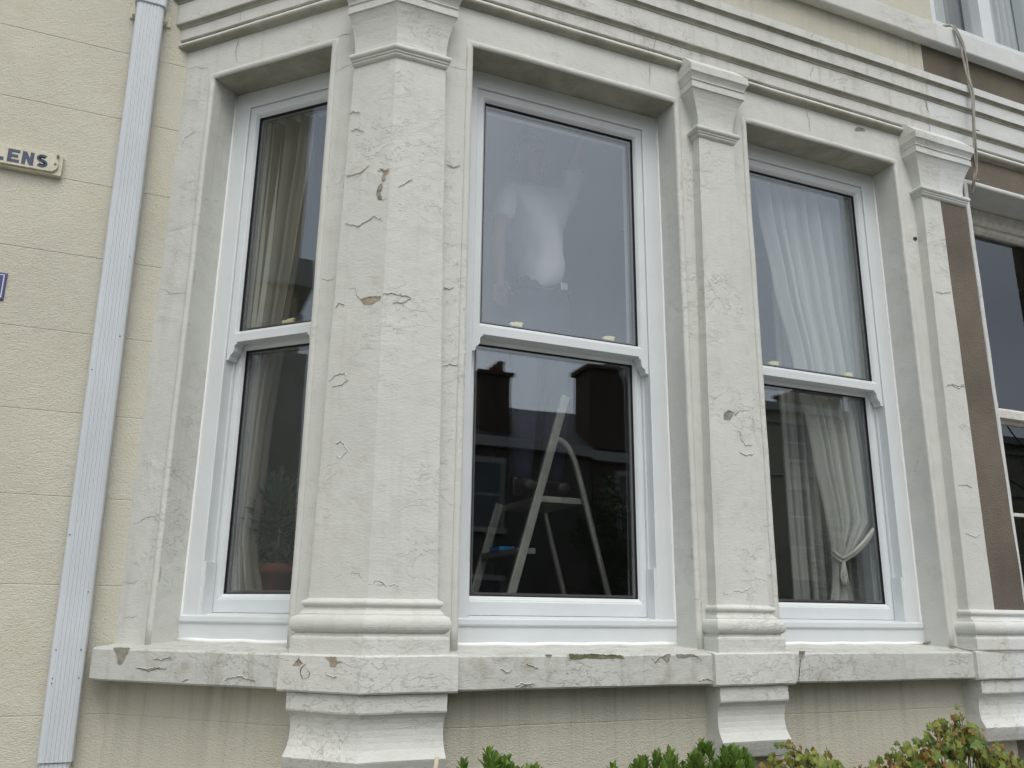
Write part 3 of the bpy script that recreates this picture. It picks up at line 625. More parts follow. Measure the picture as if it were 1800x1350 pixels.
 ('sill', 'K', 0.085, 'ridge', 0.0012, [(-0.4329, -0.0927), (-0.382, -0.0797), (-0.319, -0.0901)]),
 ('sill', 'F', 0.085, 'chip_moss', 0.0012, [(0.6059, -0.0124), (0.6968, -0.0138), (0.79, -0.0153), (0.8062, -0.0273), (0.7694, -0.0236), (0.7176, -0.0283), (0.6668, -0.0245), (0.6312, -0.0292), (0.6136, -0.0274)]),
 ('sill', 'F', 0.085, 'chip_grey', 0.0012, [(0.9407, -0.025), (0.9561, -0.0164), (0.9733, -0.0156), (0.9683, -0.033), (0.9593, -0.0425), (0.949, -0.032)]),
 ('sill', 'F', 0.085, 'crack', 0.002, [(0.9023, -0.0281), (0.9166, -0.0421), (0.9343, -0.0249), (0.9558, -0.0216)]),
 ('sill', 'F', 0.085, 'chip_grey', 0.0012, [(0.9929, -0.0148), (1.063, -0.0162), (1.0826, -0.0243), (1.0538, -0.0223), (1.0207, -0.0256), (0.999, -0.0237)]),
 ('sill', 'F', 0.085, 'crack', 0.0016, [(1.0629, -0.0188), (1.0868, -0.0279), (1.0953, -0.035)]),
 ('sill', 'F', 0.085, 'chip_grey', 0.0012, [(0.4467, -0.1048), (0.4559, -0.1018), (0.4707, -0.0989), (0.4819, -0.1023), (0.4894, -0.1057), (0.4745, -0.1086)]),
 ('sill', 'F', 0.085, 'ridge', 0.0012, [(0.4647, -0.0375), (0.4835, -0.0442), (0.5042, -0.0509)]),
 ('sill', 'F', 0.085, 'ridge', 0.0012, [(0.3819, -0.0511), (0.4058, -0.0626), (0.4185, -0.0515)]),
 ('sill', 'F', 0.085, 'ridge', 0.0012, [(0.4283, -0.1013), (0.4521, -0.0921), (0.467, -0.0972), (0.4968, -0.0962)]),
 ('sill', 'F', 0.085, 'ridge', 0.0012, [(1.0786, -0.0965), (1.1056, -0.09), (1.1363, -0.0993)]),
 ('sill', 'F', 0.085, 'chip_grey', 0.0012, [(0.525, -0.0135), (0.5498, -0.0137), (0.5479, -0.0186), (0.5307, -0.0185)]),
 ('sill', 'F', 0.085, 'chip_grey', 0.0012, [(1.4974, -0.0087), (1.5241, -0.0082), (1.5215, -0.0163), (1.5076, -0.0313), (1.5042, -0.0406), (1.497, -0.0387), (1.5005, -0.0275)]),
 ('sill', 'F', 0.085, 'crack', 0.004, [(1.5021, -0.0368), (1.4946, -0.0629), (1.4909, -0.0888), (1.4872, -0.1146)]),
 ('res1K', 'K', 0.1, 'crack', 0.002, [(-0.1628, -0.0191), (-0.1656, -0.0315), (-0.1839, -0.0444)]),
 ('res1K', 'K', 0.1, 'crack', 0.003, [(-0.1377, -0.0384), (-0.1521, -0.0511), (-0.1541, -0.0619), (-0.1438, -0.0799)]),
 ('res1K', 'K', 0.1, 'crack', 0.002, [(-0.1438, -0.0799), (-0.1251, -0.0731), (-0.1222, -0.0624), (-0.1308, -0.052)]),
 ('res1K', 'K', 0.1, 'chip_tan', 0.0012, [(-0.1661, -0.0253), (-0.1475, -0.0372), (-0.1586, -0.0436), (-0.18, -0.0443)]),
 ('res1K', 'K', 0.1, 'chip_tan', 0.0012, [(-0.0762, -0.0175), (-0.0403, -0.0166), (-0.0357, -0.0278), (-0.013, -0.0317), (-0.0315, -0.0338), (-0.04, -0.0453), (-0.057, -0.0444), (-0.062, -0.0286)]),
 ('res1K', 'K', 0.1, 'ridge', 0.0012, [(-0.065, -0.0635), (-0.0496, -0.0675), (-0.0326, -0.0699)]),
]

groups = {}
for key, k, o, ty, wd, pts in DECALS: groups.setdefault(key, []).append((k, o, ty, wd, pts))
def jitter(pts, amt, step=.006):
    r = [pts[0]]
    for a, b in zip(pts, pts[1:]):
        L = math.dist(a, b); n = max(1, int(L / step))
        for i in range(1, n + 1):
            t = i / n; j = amt if i < n else 0
            r.append((a[0] + (b[0] - a[0]) * t + random.uniform(-j, j), a[1] + (b[1] - a[1]) * t + random.uniform(-j, j)))
    return r
def ribbon(mb, k, o, pts, wd, lift, mi, taper=True):
    n = len(pts); prev = None
    for i, p in enumerate(pts):
        a = pts[max(0, i - 1)]; b = pts[min(n - 1, i + 1)]; d = Vector((b[0] - a[0], b[1] - a[1])).normalized(); nn = (-d.y, d.x)
        h = wd / 2 * ((.25 + .75 * math.sin(math.pi * (i + .5) / n)) if taper else 1) * random.uniform(.6, 1.25)
        cur = [P3(k, p[0] + nn[0] * h, o + .0014, p[1] + nn[1] * h), P3(k, p[0] - nn[0] * h, o + .0014, p[1] - nn[1] * h), P3(k, p[0], o + .0014 + lift, p[1])]
        if prev:
            if lift: mb.add(prev + cur, [(0, 3, 5, 2), (2, 5, 4, 1)], mi)
            else: mb.add(prev[:2] + cur[:2], [(0, 2, 3, 1)], mi)
        prev = cur
for key, items in groups.items():
    mb = MB()
    for k, o, ty, wd, pts in items:
        if ty == 'crack':
            ribbon(mb, k, o, jitter(pts, .0020, .005), wd * .95, 0, 0)
        elif ty == 'ridge':
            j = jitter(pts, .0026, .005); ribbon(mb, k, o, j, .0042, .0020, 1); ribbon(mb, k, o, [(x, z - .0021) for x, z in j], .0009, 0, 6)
        else:
            mi = {'chip_grey': 2, 'chip_tan': 3, 'chip_dark': 4, 'chip_moss': 5}[ty]
            j = jitter(pts + [pts[0]], .0016)[:-1]
            mb.add([P3(k, x, o + .0010, z) for x, z in j], [tuple(range(len(j)))], mi)
            up = [p for p in j]; top = sorted(range(len(j)), key=lambda i: -j[i][1])[:max(3, len(j) // 2)]
            seq = [j[i] for i in sorted(top)]
            if len(seq) > 2 and max(math.dist(a, b) for a, b in zip(seq, seq[1:])) < .03: ribbon(mb, k, o + .0002, seq, .0016, 0, 0)
    pm = M['paint_sill'] if key == 'sill' else M['paint']
    fo = mb.build('flaked_paint', [M['crack'], pm, M['chip_grey'], M['chip_tan'], M['chip_dark'], M['chip_moss'], M['lip']], None, 1)
    host = DK[key]; base = len(host.data.materials); bm = bmesh.new(); bm.from_mesh(host.data); k0 = len(bm.faces); bm.from_mesh(fo.data); bm.faces.ensure_lookup_table()
    for f in list(bm.faces)[k0:]: f.material_index += base
    bm.to_mesh(host.data); bm.free()
    for m in fo.data.materials: host.data.materials.append(m)
    bpy.data.objects.remove(fo)

# ------------------------------------------------------------------ rooms behind the glass
def room(name, x0, x1, y0, y1, z0, z1, parent):
    mb = MB()
    fp = [(x0, y0), (x1, y0), (x1, y1), (x0, y1)] if x0 > 0 else [(.06, .1), (-.53, .72), (-.53, .96), (x0, .96), (x0, y1), (x1, y1), (x1, .1)]
    mb.add([(x, y, z0) for x, y in fp], [tuple(range(len(fp)))], 1)
    mb.add([(x, y, z1) for x, y in fp], [tuple(range(len(fp)))], 2)
    mb.add([(x0, y1, z0), (x1, y1, z0), (x1, y1, z1), (x0, y1, z1)], [(0, 1, 2, 3)], 0)
    mb.add([(x1, y0, z0), (x1, y1, z0), (x1, y1, z1), (x1, y0, z1)], [(0, 1, 2, 3)], 0)
    mb.add([(x0, max(y0, .98) if x0 < 0 else y0, z0), (x0, y1, z0), (x0, y1, z1), (x0, max(y0, .98) if x0 < 0 else y0, z1)], [(0, 1, 2, 3)], 0)
    return mb.build(name, [M['wallpaper'], M['carpet'], M['ceiling']], parent)
room('room_shell', -.9, 2.50, .04, 5.2, -.555, 2.95, house)
room('room_shell', 2.56, 5.98, .04, 5, -.62, 2.80, nextdoor)
room('room_shell', 2.60, 5.98, .04, 4, 2.81, 5.5, nextdoor)
mb = MB(); mb.box(-6, PX, -.02, 6, 5.98, 6.1); mb.build('roof', M['slate'], house)
mb = MB(); mb.box(PX + .002, 6, -.02, 6, 5.98, 6.1); mb.build('roof', M['slate'], nextdoor)
mb = MB(); mb.box(5.98, 6.0, .0, 6, GZ, 6); mb.box(PX - .01, PX + .01, .25, 6, GZ, 5.97); mb.build('side_wall', M['brown'], nextdoor)
mb = MB(); mb.box(-6.0, -5.98, YW, 6, GZ, 6); mb.box(-6, 6, 5.99, 6.0, GZ, 5.97); mb.build('side_wall', M['cream'], house)

# ================================================================== things on the wall
# square fluted downpipe
pipe = tag(empty('downpipe', (-.80, YW - .04, GZ)), 'pale grey fluted rectangular downpipe fixed to the cream wall left of the bay', 'downpipe')
def pipe_loop(z, grow=0, w=.050, d=.066):
    xc = -.8035 - .0105 * (z + .36) ; y0 = YW - .008 - .0; y1 = YW - d - .008 - grow; h = w + grow; r = .012
    pts = [(xc - h, y0), (xc - h, y1 + r), (xc - h + r * .3, y1 + r * .3), (xc - h + r, y1)]
    for i in range(6):
        x = xc - .030 + i * .012
        pts += [(x - .0045, y1), (x - .0028, y1 - .0022), (x + .0028, y1 - .0022), (x + .0045, y1)]
    pts += [(xc + h - r, y1), (xc + h - r * .3, y1 + r * .3), (xc + h, y1 + r), (xc + h, y0)]
    return [(x, y, z) for x, y in pts]
mb = MB(); mb.loft([pipe_loop(z) for z in stations(-.352, 2.42, .09)]); sh = mb.build('pipe', M['pipe'], pipe, .55)
mb = MB(); mb.loft([pipe_loop(z, -.006) for z in (GZ, -.9, -.355)]); mb.build('lower_pipe', M['pipe'], pipe, .4)
mb = MB(); mb.loft([pipe_loop(z, g) for z, g in ((2.384, .005), (2.386, .0065), (2.52, .0065), (2.525, .001), (4.5, .001))]); mb.build('pipe_socket', M['pipe'], pipe, .4)
mb = MB(); xc = -.8035 - .0105 * 2.72; mb.box(xc - .072, xc + .078, YW - .008, YW + .003, 2.345, 2.392); mb.box(xc - .064, xc + .064, YW - .03, YW - .004, 2.35, 2.395)
mb.build('pipe_bracket', M['sign'], pipe, 0, bevel=.004)
for z, xs in [(1.235, (-.03, .03)), (.90, (-.038,)), (.16, (.035,)), (-.02, (.036, -.036)), (-.105, (-.035, .038)), (-.12, (-.036,)), (1.77, (.03,)), (1.33, (.035,)), (1.03, (.034, .036)), (.36, (.02,)), (.34, (-.04,)), (-.22, (-.02,))]:
    for dx in xs:
        xq = -.8035 - .0105 * (z + .36) + dx; y = YW - .0745
        mb = MB(); mb.add([(xq + .0024 * math.cos(a), y - .0006, z + .0024 * math.sin(a)) for a in [k * 1.047 for k in range(6)]], [tuple(range(6))]); mb.build('rivet', M['crack'], sh, .55)

# name board
sg = tag(empty('name_board', (-1.3, YW, 1.617)), 'small cream house name board with raised slate blue capital letters on cream wall', 'sign')
mb = MB(); mb.box(-1.62, -1.049, YW - .022, YW + .003, 1.617, 1.699); bd = mb.build('board', M['sign'], sg, .4, bevel=.002, subdiv=.05)
mb = MB(); pl = [(-1.60, 1.6245), (-1.078, 1.6245), (-1.069, 1.633), (-1.0625, 1.642), (-1.0605, 1.654), (-1.0625, 1.666), (-1.069, 1.6775), (-1.076, 1.6945), (-1.60, 1.6945)]
mb.loft([[(x, YW - .0225, z) for x, z in pl], [(x, YW - .0305, z) for x, z in pl]]); mb.build('name_plate', M['sign'], sg, .3, bevel=.0015)
def stroke(pts, w=.0098, y=YW - .0322):
    for a, b in zip(pts, pts[1:]):
        d = Vector((b[0] - a[0], b[1] - a[1])).normalized(); n = Vector((-d.y, d.x)) * w / 2; e = d * w * .0
        q = [(a[0] + n.x, a[1] + n.y), (a[0] - n.x, a[1] - n.y), (b[0] - n.x, b[1] - n.y), (b[0] + n.x, b[1] + n.y)]
        mb.loft([[(x, yy, z) for x, z in q] for yy in (y + .003, y)])
def letter(ch, x, z, w=.037, h=.049):
    s = .0122; t = s / 2
    if ch == 'L': stroke([(x + t, z), (x + t, z + h)], s); stroke([(x + s, z + t), (x + w, z + t)], s)
    if ch == 'E':
        stroke([(x + t, z), (x + t, z + h)], s)
        for zz in (z + t * .9, z + h / 2, z + h - t * .9): stroke([(x + s, zz), (x + w * (.88 if zz == z + h / 2 else 1), zz)], s * .86)
    if ch == 'N': stroke([(x + t, z), (x + t, z + h)], s); stroke([(x + w - t, z), (x + w - t, z + h)], s); stroke([(x + t * 1.3, z + h - .004), (x + w - t * 1.3, z + .004)], s * 1.0, YW - .0319)
    if ch == 'S':
        cx, r = x + w / 2, w / 2 - t; hh = h / 4 - t * .55; pts = []
        for a in range(35, 271, 18): pts.append((cx + r * math.cos(R(a)), z + h - t - hh + hh * math.sin(R(a))))
        for a in range(90, -146, -18): pts.append((cx + r * math.cos(R(a)), z + t + hh + hh * math.sin(R(a))))
        for a, b in zip(pts, pts[1:]):
            stroke([a, (b[0] + (b[0] - a[0]) * .25, b[1] + (b[1] - a[1]) * .25)], s)
for ch, x in (('L', -1.270), ('E', -1.222), ('N', -1.177), ('S', -1.132)): mb = MB(); letter(ch, x, 1.6345); mb.build('letter', M['letters'], sg)
for x, z in ((-1.066, 1.690), (-1.071, 1.657)):
    mb = MB(); mb.loft([[(x + r * math.cos(k * .785), YW - y, z + r * math.sin(k * .785)) for k in range(8)] for r, y in ((.004, .022), (.004, .0335), (.0025, .0345))]); mb.build('screw', M['chip_grey'], sg)
# blue enamel number plate, only its right end in the picture
sg2 = tag(empty('number_plate', (-1.2, YW, 1.13)), 'blue enamel plate with white border line screwed to cream wall at left edge', 'sign')
mb = MB(); mb.box(-1.34, -1.1625, YW - .006, YW + .003, 1.128, 1.228); mb.build('enamel_plate', M['blue'], sg2, 0, bevel=.002)
mb = MB(); ring(mb, 'W', -1.332, -1.170, 1.136, 1.220, (.003,) * 4, [(0, -.0062), (1, -.0062), (1, -.0072), (0, -.0072)]); mb.build('border_line', M['upvc'], sg2)
mb = MB(); mb.loft([[(-1.1665 + r * math.cos(k * .785), YW - y, 1.2235 + r * math.sin(k * .785)) for k in range(8)] for r, y in ((.003, .005), (.003, .008))]); mb.build('screw', M['chip_tan'], sg2)

# cables
def smooth_pts(p, n=6):
    r = []
    for i in range(len(p) - 1):
        a, b, c, d = Vector(p[max(0, i - 1)]), Vector(p[i]), Vector(p[i + 1]), Vector(p[min(len(p) - 1, i + 2)])
        for j in range(n):
            t = j / n; r.append(.5 * ((2 * b) + (c - a) * t + (2 * a - 5 * b + 4 * c - d) * t * t + (3 * b - a - 3 * c + d) * t ** 3))
    return r + [Vector(p[-1])]
CB = [(2.77, .0, 2.975), (2.778, -.045, 2.945), (2.775, -.066, 2.89), (2.788, -.072, 2.835), (2.796, -.072, 2.758), (2.792, -.075, 2.66), (2.788, -.085, 2.592), (2.790, -.088, 2.544), (2.777, -.09, 2.442), (2.769, -.085, 2.334), (2.773, -.075, 2.262), (2.777, -.065, 2.206), (2.782, -.055, 2.143), (2.772, -.045, 2.098), (2.783, -.03, 2.069), (2.782, -.018, 2.045)]
cb = tag(empty('cable_bundle', (2.77, -.05, 2.05)), 'twisted grey cables hanging over the string course at the join of the houses', 'cables')
base = smooth_pts(CB); mb3 = []
for s, (ph, amp) in enumerate(((0, .0055), (2.1, .006), (4.2, .0055))):
    mb = MB(); n = len(base)
    def sep(i): return 1 + (2.2 * math.exp(-((i - 22) / 6) ** 2)) + .5 * math.sin(i * .21)
    mb.tube([p + Vector((math.cos(ph + i * .12), 0, 0)) * amp * sep(i) + Vector((0, math.sin(ph + i * .12) * .004, 0)) for i, p in enumerate(base)], .0045, 7)
    mb.build('cable', M['cable'], cb)
mb = MB(); mb.tube([(2.765, -.045, 2.10), (2.80, -.052, 2.103)], .0035, 6); mb.build('cable_tie', M['cable'], cb); mb = MB(); mb.tube([(2.772, -.095, 2.335), (2.792, -.092, 2.339)], .003, 6); mb.build('cable_tie', M['cable'], cb)
mb = MB(); mb.tube(smooth_pts([(2.300, .125, .006), (2.308, .11, .012), (2.322, .08, .018), (2.326, .03, .014), (2.310, -.04, .001), (2.34, -.085, -.009), (2.42, -.100, -.008), (2.585, -.104, -.008), (3.2, -.104, -.008)]), .0042, 7)
tag(mb.build('sill_cable', M['cable']), 'cream cable lying along the top of the sill at the right end', 'cable')

# ================================================================== behind the glass
def curtain(name, mat, k, rows, label, nf, amp, v0, z_list, cols=90, group=None, seed=0):
    """rows: function z -> (uL, uR); folds gather as the cloth narrows"""
    rnd = random.Random(seed); ph = [rnd.uniform(0, 6.28) for _ in range(6)]; mb = MB(); lo = []
    for z in z_list:
        a, b = rows(z); L = []
        for j in range(cols + 1):
            s = j / cols; f = math.sin(s * nf * 6.283 + ph[0] + .5 * math.sin(z * 1.3)) + .55 * math.sin(s * nf * 2.3 * 6.283 + ph[1] + z * .6) + .3 * math.sin(s * nf * 5.1 * 6.283 + ph[2])
            L.append(P3(k, a + (b - a) * (s + .012 * math.sin(s * nf * 6.283 * 1.5 + ph[3])), -(v0 + amp * f), z))
        lo.append(L)
    mb.loft(lo, 0, False, False, True)
    o = mb.build(name, mat); return tag(o, label, 'curtain', group) if label else o
def lerp_tab(tab):
    def f(z):
        if z >= tab[0][0]: return tab[0][1:]
        for (za, *a), (zb, *b) in zip(tab, tab[1:]):
            if z >= zb:
                t = (za - z) / (za - zb); t2 = t * t * (3 - 2 * t) * .5 + t * .5
                return tuple(x + (y - x) * t2 for x, y in zip(a, b))
        return tab[-1][1:]
    return f
rt = lerp_tab([(2.3, 1.72, 2.40), (1.87, 1.775, 2.40), (1.52, 1.83, 2.40), (1.20, 1.90, 2.40), (.77, 1.975, 2.40), (.50, 2.02, 2.38), (.40, 2.035, 2.20), (.35, 2.03, 2.12)])
cu = tag(empty('voile_curtain', (2.1, .3, -.6)), 'white voile curtain gathered by a tieback inside the right window', 'curtain')
o = curtain('curtain_drop', M['sheer'], 'F', rt, None, 9, .020, .27, stations(2.7, .35, .05), seed=3); attach(o, cu)
rb = lerp_tab([(.35, 2.00, 2.06), (.27, 1.995, 2.07), (.15, 1.955, 2.09), (-.1, 1.94, 2.10), (-.45, 1.93, 2.12)])
o = curtain('tassel_end', M['sheer'], 'F', rb, None, 3, .010, .255, stations(.35, -.45, .04), 40, seed=5); attach(o, cu)
mb = MB()
for dz, dy in ((0, 0), (.014, -.006)): mb.tube(smooth_pts([(2.42, .22 + dy, .62 + dz), (2.26, .215 + dy, .51 + dz), (2.14, .225 + dy, .395 + dz), (2.05, .235 + dy, .335 + dz), (2.02, .235 + dy, .335 + dz), (2.0, .25 + dy, .36 + dz)]), .0075, 7)
for x in (2.035, 2.05, 2.02): mb.tube([(2.04, .232, .335), (x, .232, .27), (x + .004, .232, .235)], .006, 6)
mb.tube([(2.04, .235, .27), (2.037, .235, .235)], [.010, .012], 8)
mb.build('tieback', M['sheer_cord'], cu)
o = curtain('back_curtain', M['sheer_thin'], 'F', lambda z: (1.87, 2.42), None, 11, .022, .36, stations(2.7, -.5, .1), 80, seed=11)
tag(o, 'second white voile hanging straight behind the tied back curtain, right window', 'curtain')
lt = lerp_tab([(2.3, -.76, -.50), (1.9, -.76, -.52), (1.5, -.76, -.56), (1.1, -.76, -.60), (.7, -.76, -.635), (.45, -.76, -.645), (.36, -.76, -.655), (.25, -.76, -.63), (.10, -.76, -.58), (-.4, -.76, -.54)])
curtain('side_curtain', M['drape'], 'K', lt, 'beige curtain drawn to the side inside the narrow left window', 3.4, .022, .27, stations(2.7, -.45, .05), 60, seed=8)
curtain('upstairs_curtain', M['sheer'], 'F', lambda z: (2.76, 2.985 - .01 * (z - 3)), 'white net curtain at the left side of the upstairs window', 5, .012, .14, stations(4.5, 2.97, .1), 60, 'net curtains upstairs', 9)
curtain('upstairs_drape', M['drape'], 'F', lambda z: (2.95, 3.20), 'olive beige drape beside the net curtain in the upstairs window', 3, .018, .20, stations(4.5, 2.97, .1), 60, seed=10)

curtain('upstairs_curtain', M['sheer'], 'F', lambda z: (3.21, 3.55), 'white net curtain behind the right hand pane of the upstairs window', 7, .012, .15, stations(4.5, 2.97, .1), 60, 'net curtains upstairs', 19)
# potted plant on the inner ledge of the left window
pp = tag(empty('potted_plant', (-.22, .83, .10)), 'bushy dark plant in a terracotta pot inside the left window', 'potted plant')
px, py = P3('K', -.64, -.37, 0).xy; pp.location = (px, py, .03)
def lathe(cx, cy, prof, n=20): return [[(cx + r * math.cos(6.2832 * j / n), cy + r * math.sin(6.2832 * j / n), z) for j in range(n)] for r, z in prof]
mb = MB(); mb.loft(lathe(px, py, [(.06, .03), (.072, .12), (.080, .23), (.087, .23), (.089, .27), (.081, .27), (.075, .24)]), smooth=True); mb.build('flower_pot', M['terracotta'], pp)
def leaf(mb, p, d, ln, wd, mi=0, up=Vector((0, 0, 1)), cup=.25):
    d = d.normalized(); s = d.cross(up); s = s.normalized() if s.length > .05 else Vector((1, 0, 0)); n = s.cross(d)
    a = p; b = p + d * ln * .35 + s * wd + n * wd * cup; b2 = p + d * ln * .35 - s * wd + n * wd * cup; m = p + d * ln * .4
    c = p + d * ln * .75 + s * wd * .75 + n * wd * cup; c2 = p + d * ln * .75 - s * wd * .75 + n * wd * cup; t = p + d * ln - n * ln * .06
    mb.add([a, b, c, t, c2, b2, m], [(0, 1, 6), (1, 2, 3, 6), (6, 3, 4, 5), (0, 6, 5)], mi)
def rv(): return Vector((random.gauss(0, 1), random.gauss(0, 1), random.gauss(0, 1))).normalized()
mb = MB()
for i in range(420):
    q = rv(); r = random.uniform(.3, 1) ** .6; p = Vector((px, py, .42)) + Vector((q.x * .11 * r, q.y * .11 * r, q.z * .17 * r)); leaf(mb, p, q + Vector((0, 0, .4)), .05, .010)
mb.build('foliage', M['leaf_dark'], pp)
mb = MB(); mb.tube([(px, py, .2), (px + .01, py, .4)], .006, 6); mb.build('stem', M['stem'], pp)
mb = MB(); tx, ty = px, py
mb.kbox('K', -.80, -.46, -.30, -.50, -.01, .028)
for a in (-.78, -.48):
    for b in (-.32, -.48): mb.kbox('K', a - .015, a + .015, b - .015, b + .015, -.62, -.01)
tag(mb.build('plant_stand', M['bark']), 'low dark wooden table carrying the potted plant inside the left window', 'table')

# stepladder
ld = tag(empty('stepladder', (1.05, 1.08, -.62)), 'aluminium stepladder standing inside the middle window', 'ladder')
def bar(mb, p, q, a, b, mi=0, side=Vector((0, 1, 0))):
    p, q = Vector(p), Vector(q); d = (q - p).normalized(); s = (side - d * side.dot(d)).normalized(); n = d.cross(s)
    mb.loft([[x + s * i * a / 2 + n * j * b / 2 for i, j in ((-1, -1), (1, -1), (1, 1), (-1, 1))] for x in (p, q)], mi)
SL = .295
fx = lambda z: .757 + SL * z
bx_ = lambda z: 1.335 - .27 * z
mb = MB(); bar(mb, (fx(-.62), .85, -.62), (fx(1.07), .85, 1.07), .022, .038); mb.build('front_stile', M['alu'], ld, 0, bevel=.003)
mb = MB(); bar(mb, (fx(-.62), 1.30, -.62), (fx(.62), 1.30, .62), .022, .038); mb.build('front_stile', M['alu'], ld, 0, bevel=.003)
for y in (.86, 1.29):
    mb = MB(); pts = [(bx_(-.62), y, -.62), (bx_(.0), y, 0), (bx_(.55), y, .55), (bx_(.68), y, .68), (bx_(.78) - .005, y, .78), (1.085, y, .84), (1.05, y, .865), (1.01, y, .855)] if y < 1 else [(bx_(-.62), y, -.62), (bx_(.62), y, .62)]
    mb.tube(smooth_pts(pts), .0145, 8); mb.build('rear_leg', M['alu'], ld)
for z in (.37, .13, -.11, -.35):
    mb = MB(); mb.box(fx(z) - .02, fx(z) + .065, .862, 1.288, z - .012, z + .012); mb.build('tread', M['tread'], ld, 0, bevel=.002)
mb = MB(); mb.box(fx(.61) + .01, bx_(.61), .875, 1.275, .585, .612); pf = mb.build('platform', M['alu'], ld, 0, bevel=.003)
mb = MB(); mb.box(fx(.37) - .025, fx(.37) + .045, 1.05, 1.17, .383, .400); mb.build('tape_strip', M['tape'], ld)

# ------------------------------------------------------------------ the fitter
def skinned(name, chains, mat, parent=None, sub=2, root=None):
    """chains: list of lists of (x, y, z, radius); first chain's first vertex is the root; a chain may start from a vertex given as an int index"""
    me = bpy.data.meshes.new(name); vs, es, rs, roots = [], [], [], []
    for ch in chains:
        prev = None
        for c in ch:
            if isinstance(c, int): prev = c; continue
            vs.append(c[:3]); rs.append(c[3] if not isinstance(c[3], tuple) else c[3]); i = len(vs) - 1
            if prev is None: roots.append(i)
            else: es.append((prev, i))
            prev = i
    me.from_pydata(vs, es, []); o = bpy.data.objects.new(name, me); COL.objects.link(o)
    m = o.modifiers.new('skin', 'SKIN'); m.use_smooth_shade = True
    if not me.skin_vertices: me.skin_vertices.new() if hasattr(me.skin_vertices, 'new') else None
    for i, r in enumerate(rs):
        sv = me.skin_vertices[0].data[i]; sv.radius = r if isinstance(r, tuple) else (r, r); sv.use_root = i in roots
    s = o.modifiers.new('sub', 'SUBSURF'); s.levels = sub; s.render_levels = sub
    me.materials.append(mat)
    if parent: attach(o, parent)
    return o
def bake(o):
    """turn the modifier result into the object's own mesh"""
    dg = bpy.context.evaluated_depsgraph_get(); me = bpy.data.meshes.new_from_object(o.evaluated_get(dg)); old = o.data; o.modifiers.clear(); o.data = me; return o
man = tag(empty('person', (1.06, 1.07, .612)), 'person in white t-shirt and dark jeans on the stepladder, one arm raised, behind the glass', 'person')
PXc, PYc = 1.05, 1.10
pel = (PXc + .01, PYc, 1.62); 
def hand(wr, d, side, palmn, curl=.35):
    """palm + four fingers + thumb; returns chains"""
    d = Vector(d).normalized(); s = Vector(side).normalized(); n = Vector(palmn).normalized(); w = Vector(wr); ch = []
    for i, (off, ln) in enumerate(((-.030, .062), (-.010, .072), (.010, .067), (.029, .052))):
        b = w + d * .045 + s * off * .8; k1 = w + d * .088 + s * off; dd = (d + n * curl * .5).normalized(); k2 = k1 + dd * ln * .5; d3 = (d + n * curl * 1.6).normalized(); k3 = k2 + d3 * ln * .5
        ch.append([(*b, .010), (*k1, .0095), (*k2, .0088), (*k3, .0075)])
    t0 = w + d * .025 - s * .022; t1 = w + d * .05 - s * .050 + n * .01; t2 = w + d * .080 - s * .064 + n * .02
    ch.append([(*t0, .011), (*t1, .0105), (*t2, .009)]); return ch
shR, shL = Vector((1.205, 1.08, 2.20)), Vector((.865, 1.08, 2.165))
elR, haR = Vector((1.215, .96, 2.46)), Vector((1.17, .79, 2.66))
elL, haL = Vector((.80, 1.06, 1.90)), Vector((.84, 1.13, 1.72))
body = [
    [(*pel, (.075, .05)), (PXc, PYc, 1.78, (.115, .08)), (PXc - .01, PYc, 1.95, (.15, .10)), (PXc - .02, PYc, 2.10, (.155, .10)), (PXc - .03, PYc - .01, 2.19, (.075, .065)), (PXc - .055, PYc - .03, 2.245, .052), (PXc - .07, PYc - .055, 2.30, (.062, .066)), (PXc - .075, PYc - .07, 2.365, (.076, .09)), (PXc - .075, PYc - .06, 2.435, (.070, .085)), (PXc - .073, PYc - .05, 2.475, (.045, .055))],
    [3, (*shR, .058), (*((shR + elR) / 2), .046), (*elR, .038), (*((elR * .6 + haR * .4)), .038), (*(haR * .9 + elR * .1), .027), (*haR, .026), (*(haR + (haR - elR).normalized() * .05), (.034, .017)), (*(haR + (haR - elR).normalized() * .085), (.034, .013))],
    [3, (*shL, .058), (*((shL + elL) / 2), .046), (*elL, .038), (*((elL * .6 + haL * .4)), .038), (*(haL * .9 + elL * .1), .027), (*haL, .026), (*(haL + (haL - elL).normalized() * .05), (.034, .017)), (*(haL + (haL - elL).normalized() * .085), (.034, .013))],
    [0, (PXc - .075, PYc, 1.50, .06), (PXc - .085, PYc - .02, 1.32, .075), (PXc - .085, PYc - .04, 1.13, .055), (PXc - .085, PYc - .01, .95, .052), (PXc - .085, PYc + .03, .72, .036), (PXc - .085, PYc + .03, .69, .034)],
    [0, (PXc + .085, PYc, 1.50, .06), (PXc + .09, PYc - .01, 1.32, .075), (PXc + .09, PYc - .03, 1.13, .055), (PXc + .088, PYc + .01, .95, .052), (PXc + .085, PYc + .05, .72, .036), (PXc + .085, PYc + .05, .69, .034)],
]
hx, hy, hz = PXc - .075, PYc - .155, 2.36
body.append([(hx, hy + .03, hz + .012, .012), (hx, hy + .004, hz - .004, .012), (hx, hy - .008, hz - .018, .011)])         # nose
body.append([(hx - .02, hy + .018, hz - .052, .007), (hx, hy + .008, hz - .052, .009), (hx + .02, hy + .018, hz - .052, .007)])   # mouth
for s_ in (-1, 1): body.append([(hx + s_ * .072, hy + .09, hz + .015, .010), (hx + s_ * .082, hy + .10, hz - .002, .013), (hx + s_ * .076, hy + .095, hz - .025, .009)])
body += hand(haR, haR - elR, (1, 0, 0), (0, -.4, .9), .5) + hand(haL, haL - elL, (-1, .1, 0), (0, -.1, -1), .6)
bo = bake(skinned('body', body, M['skin'], man))
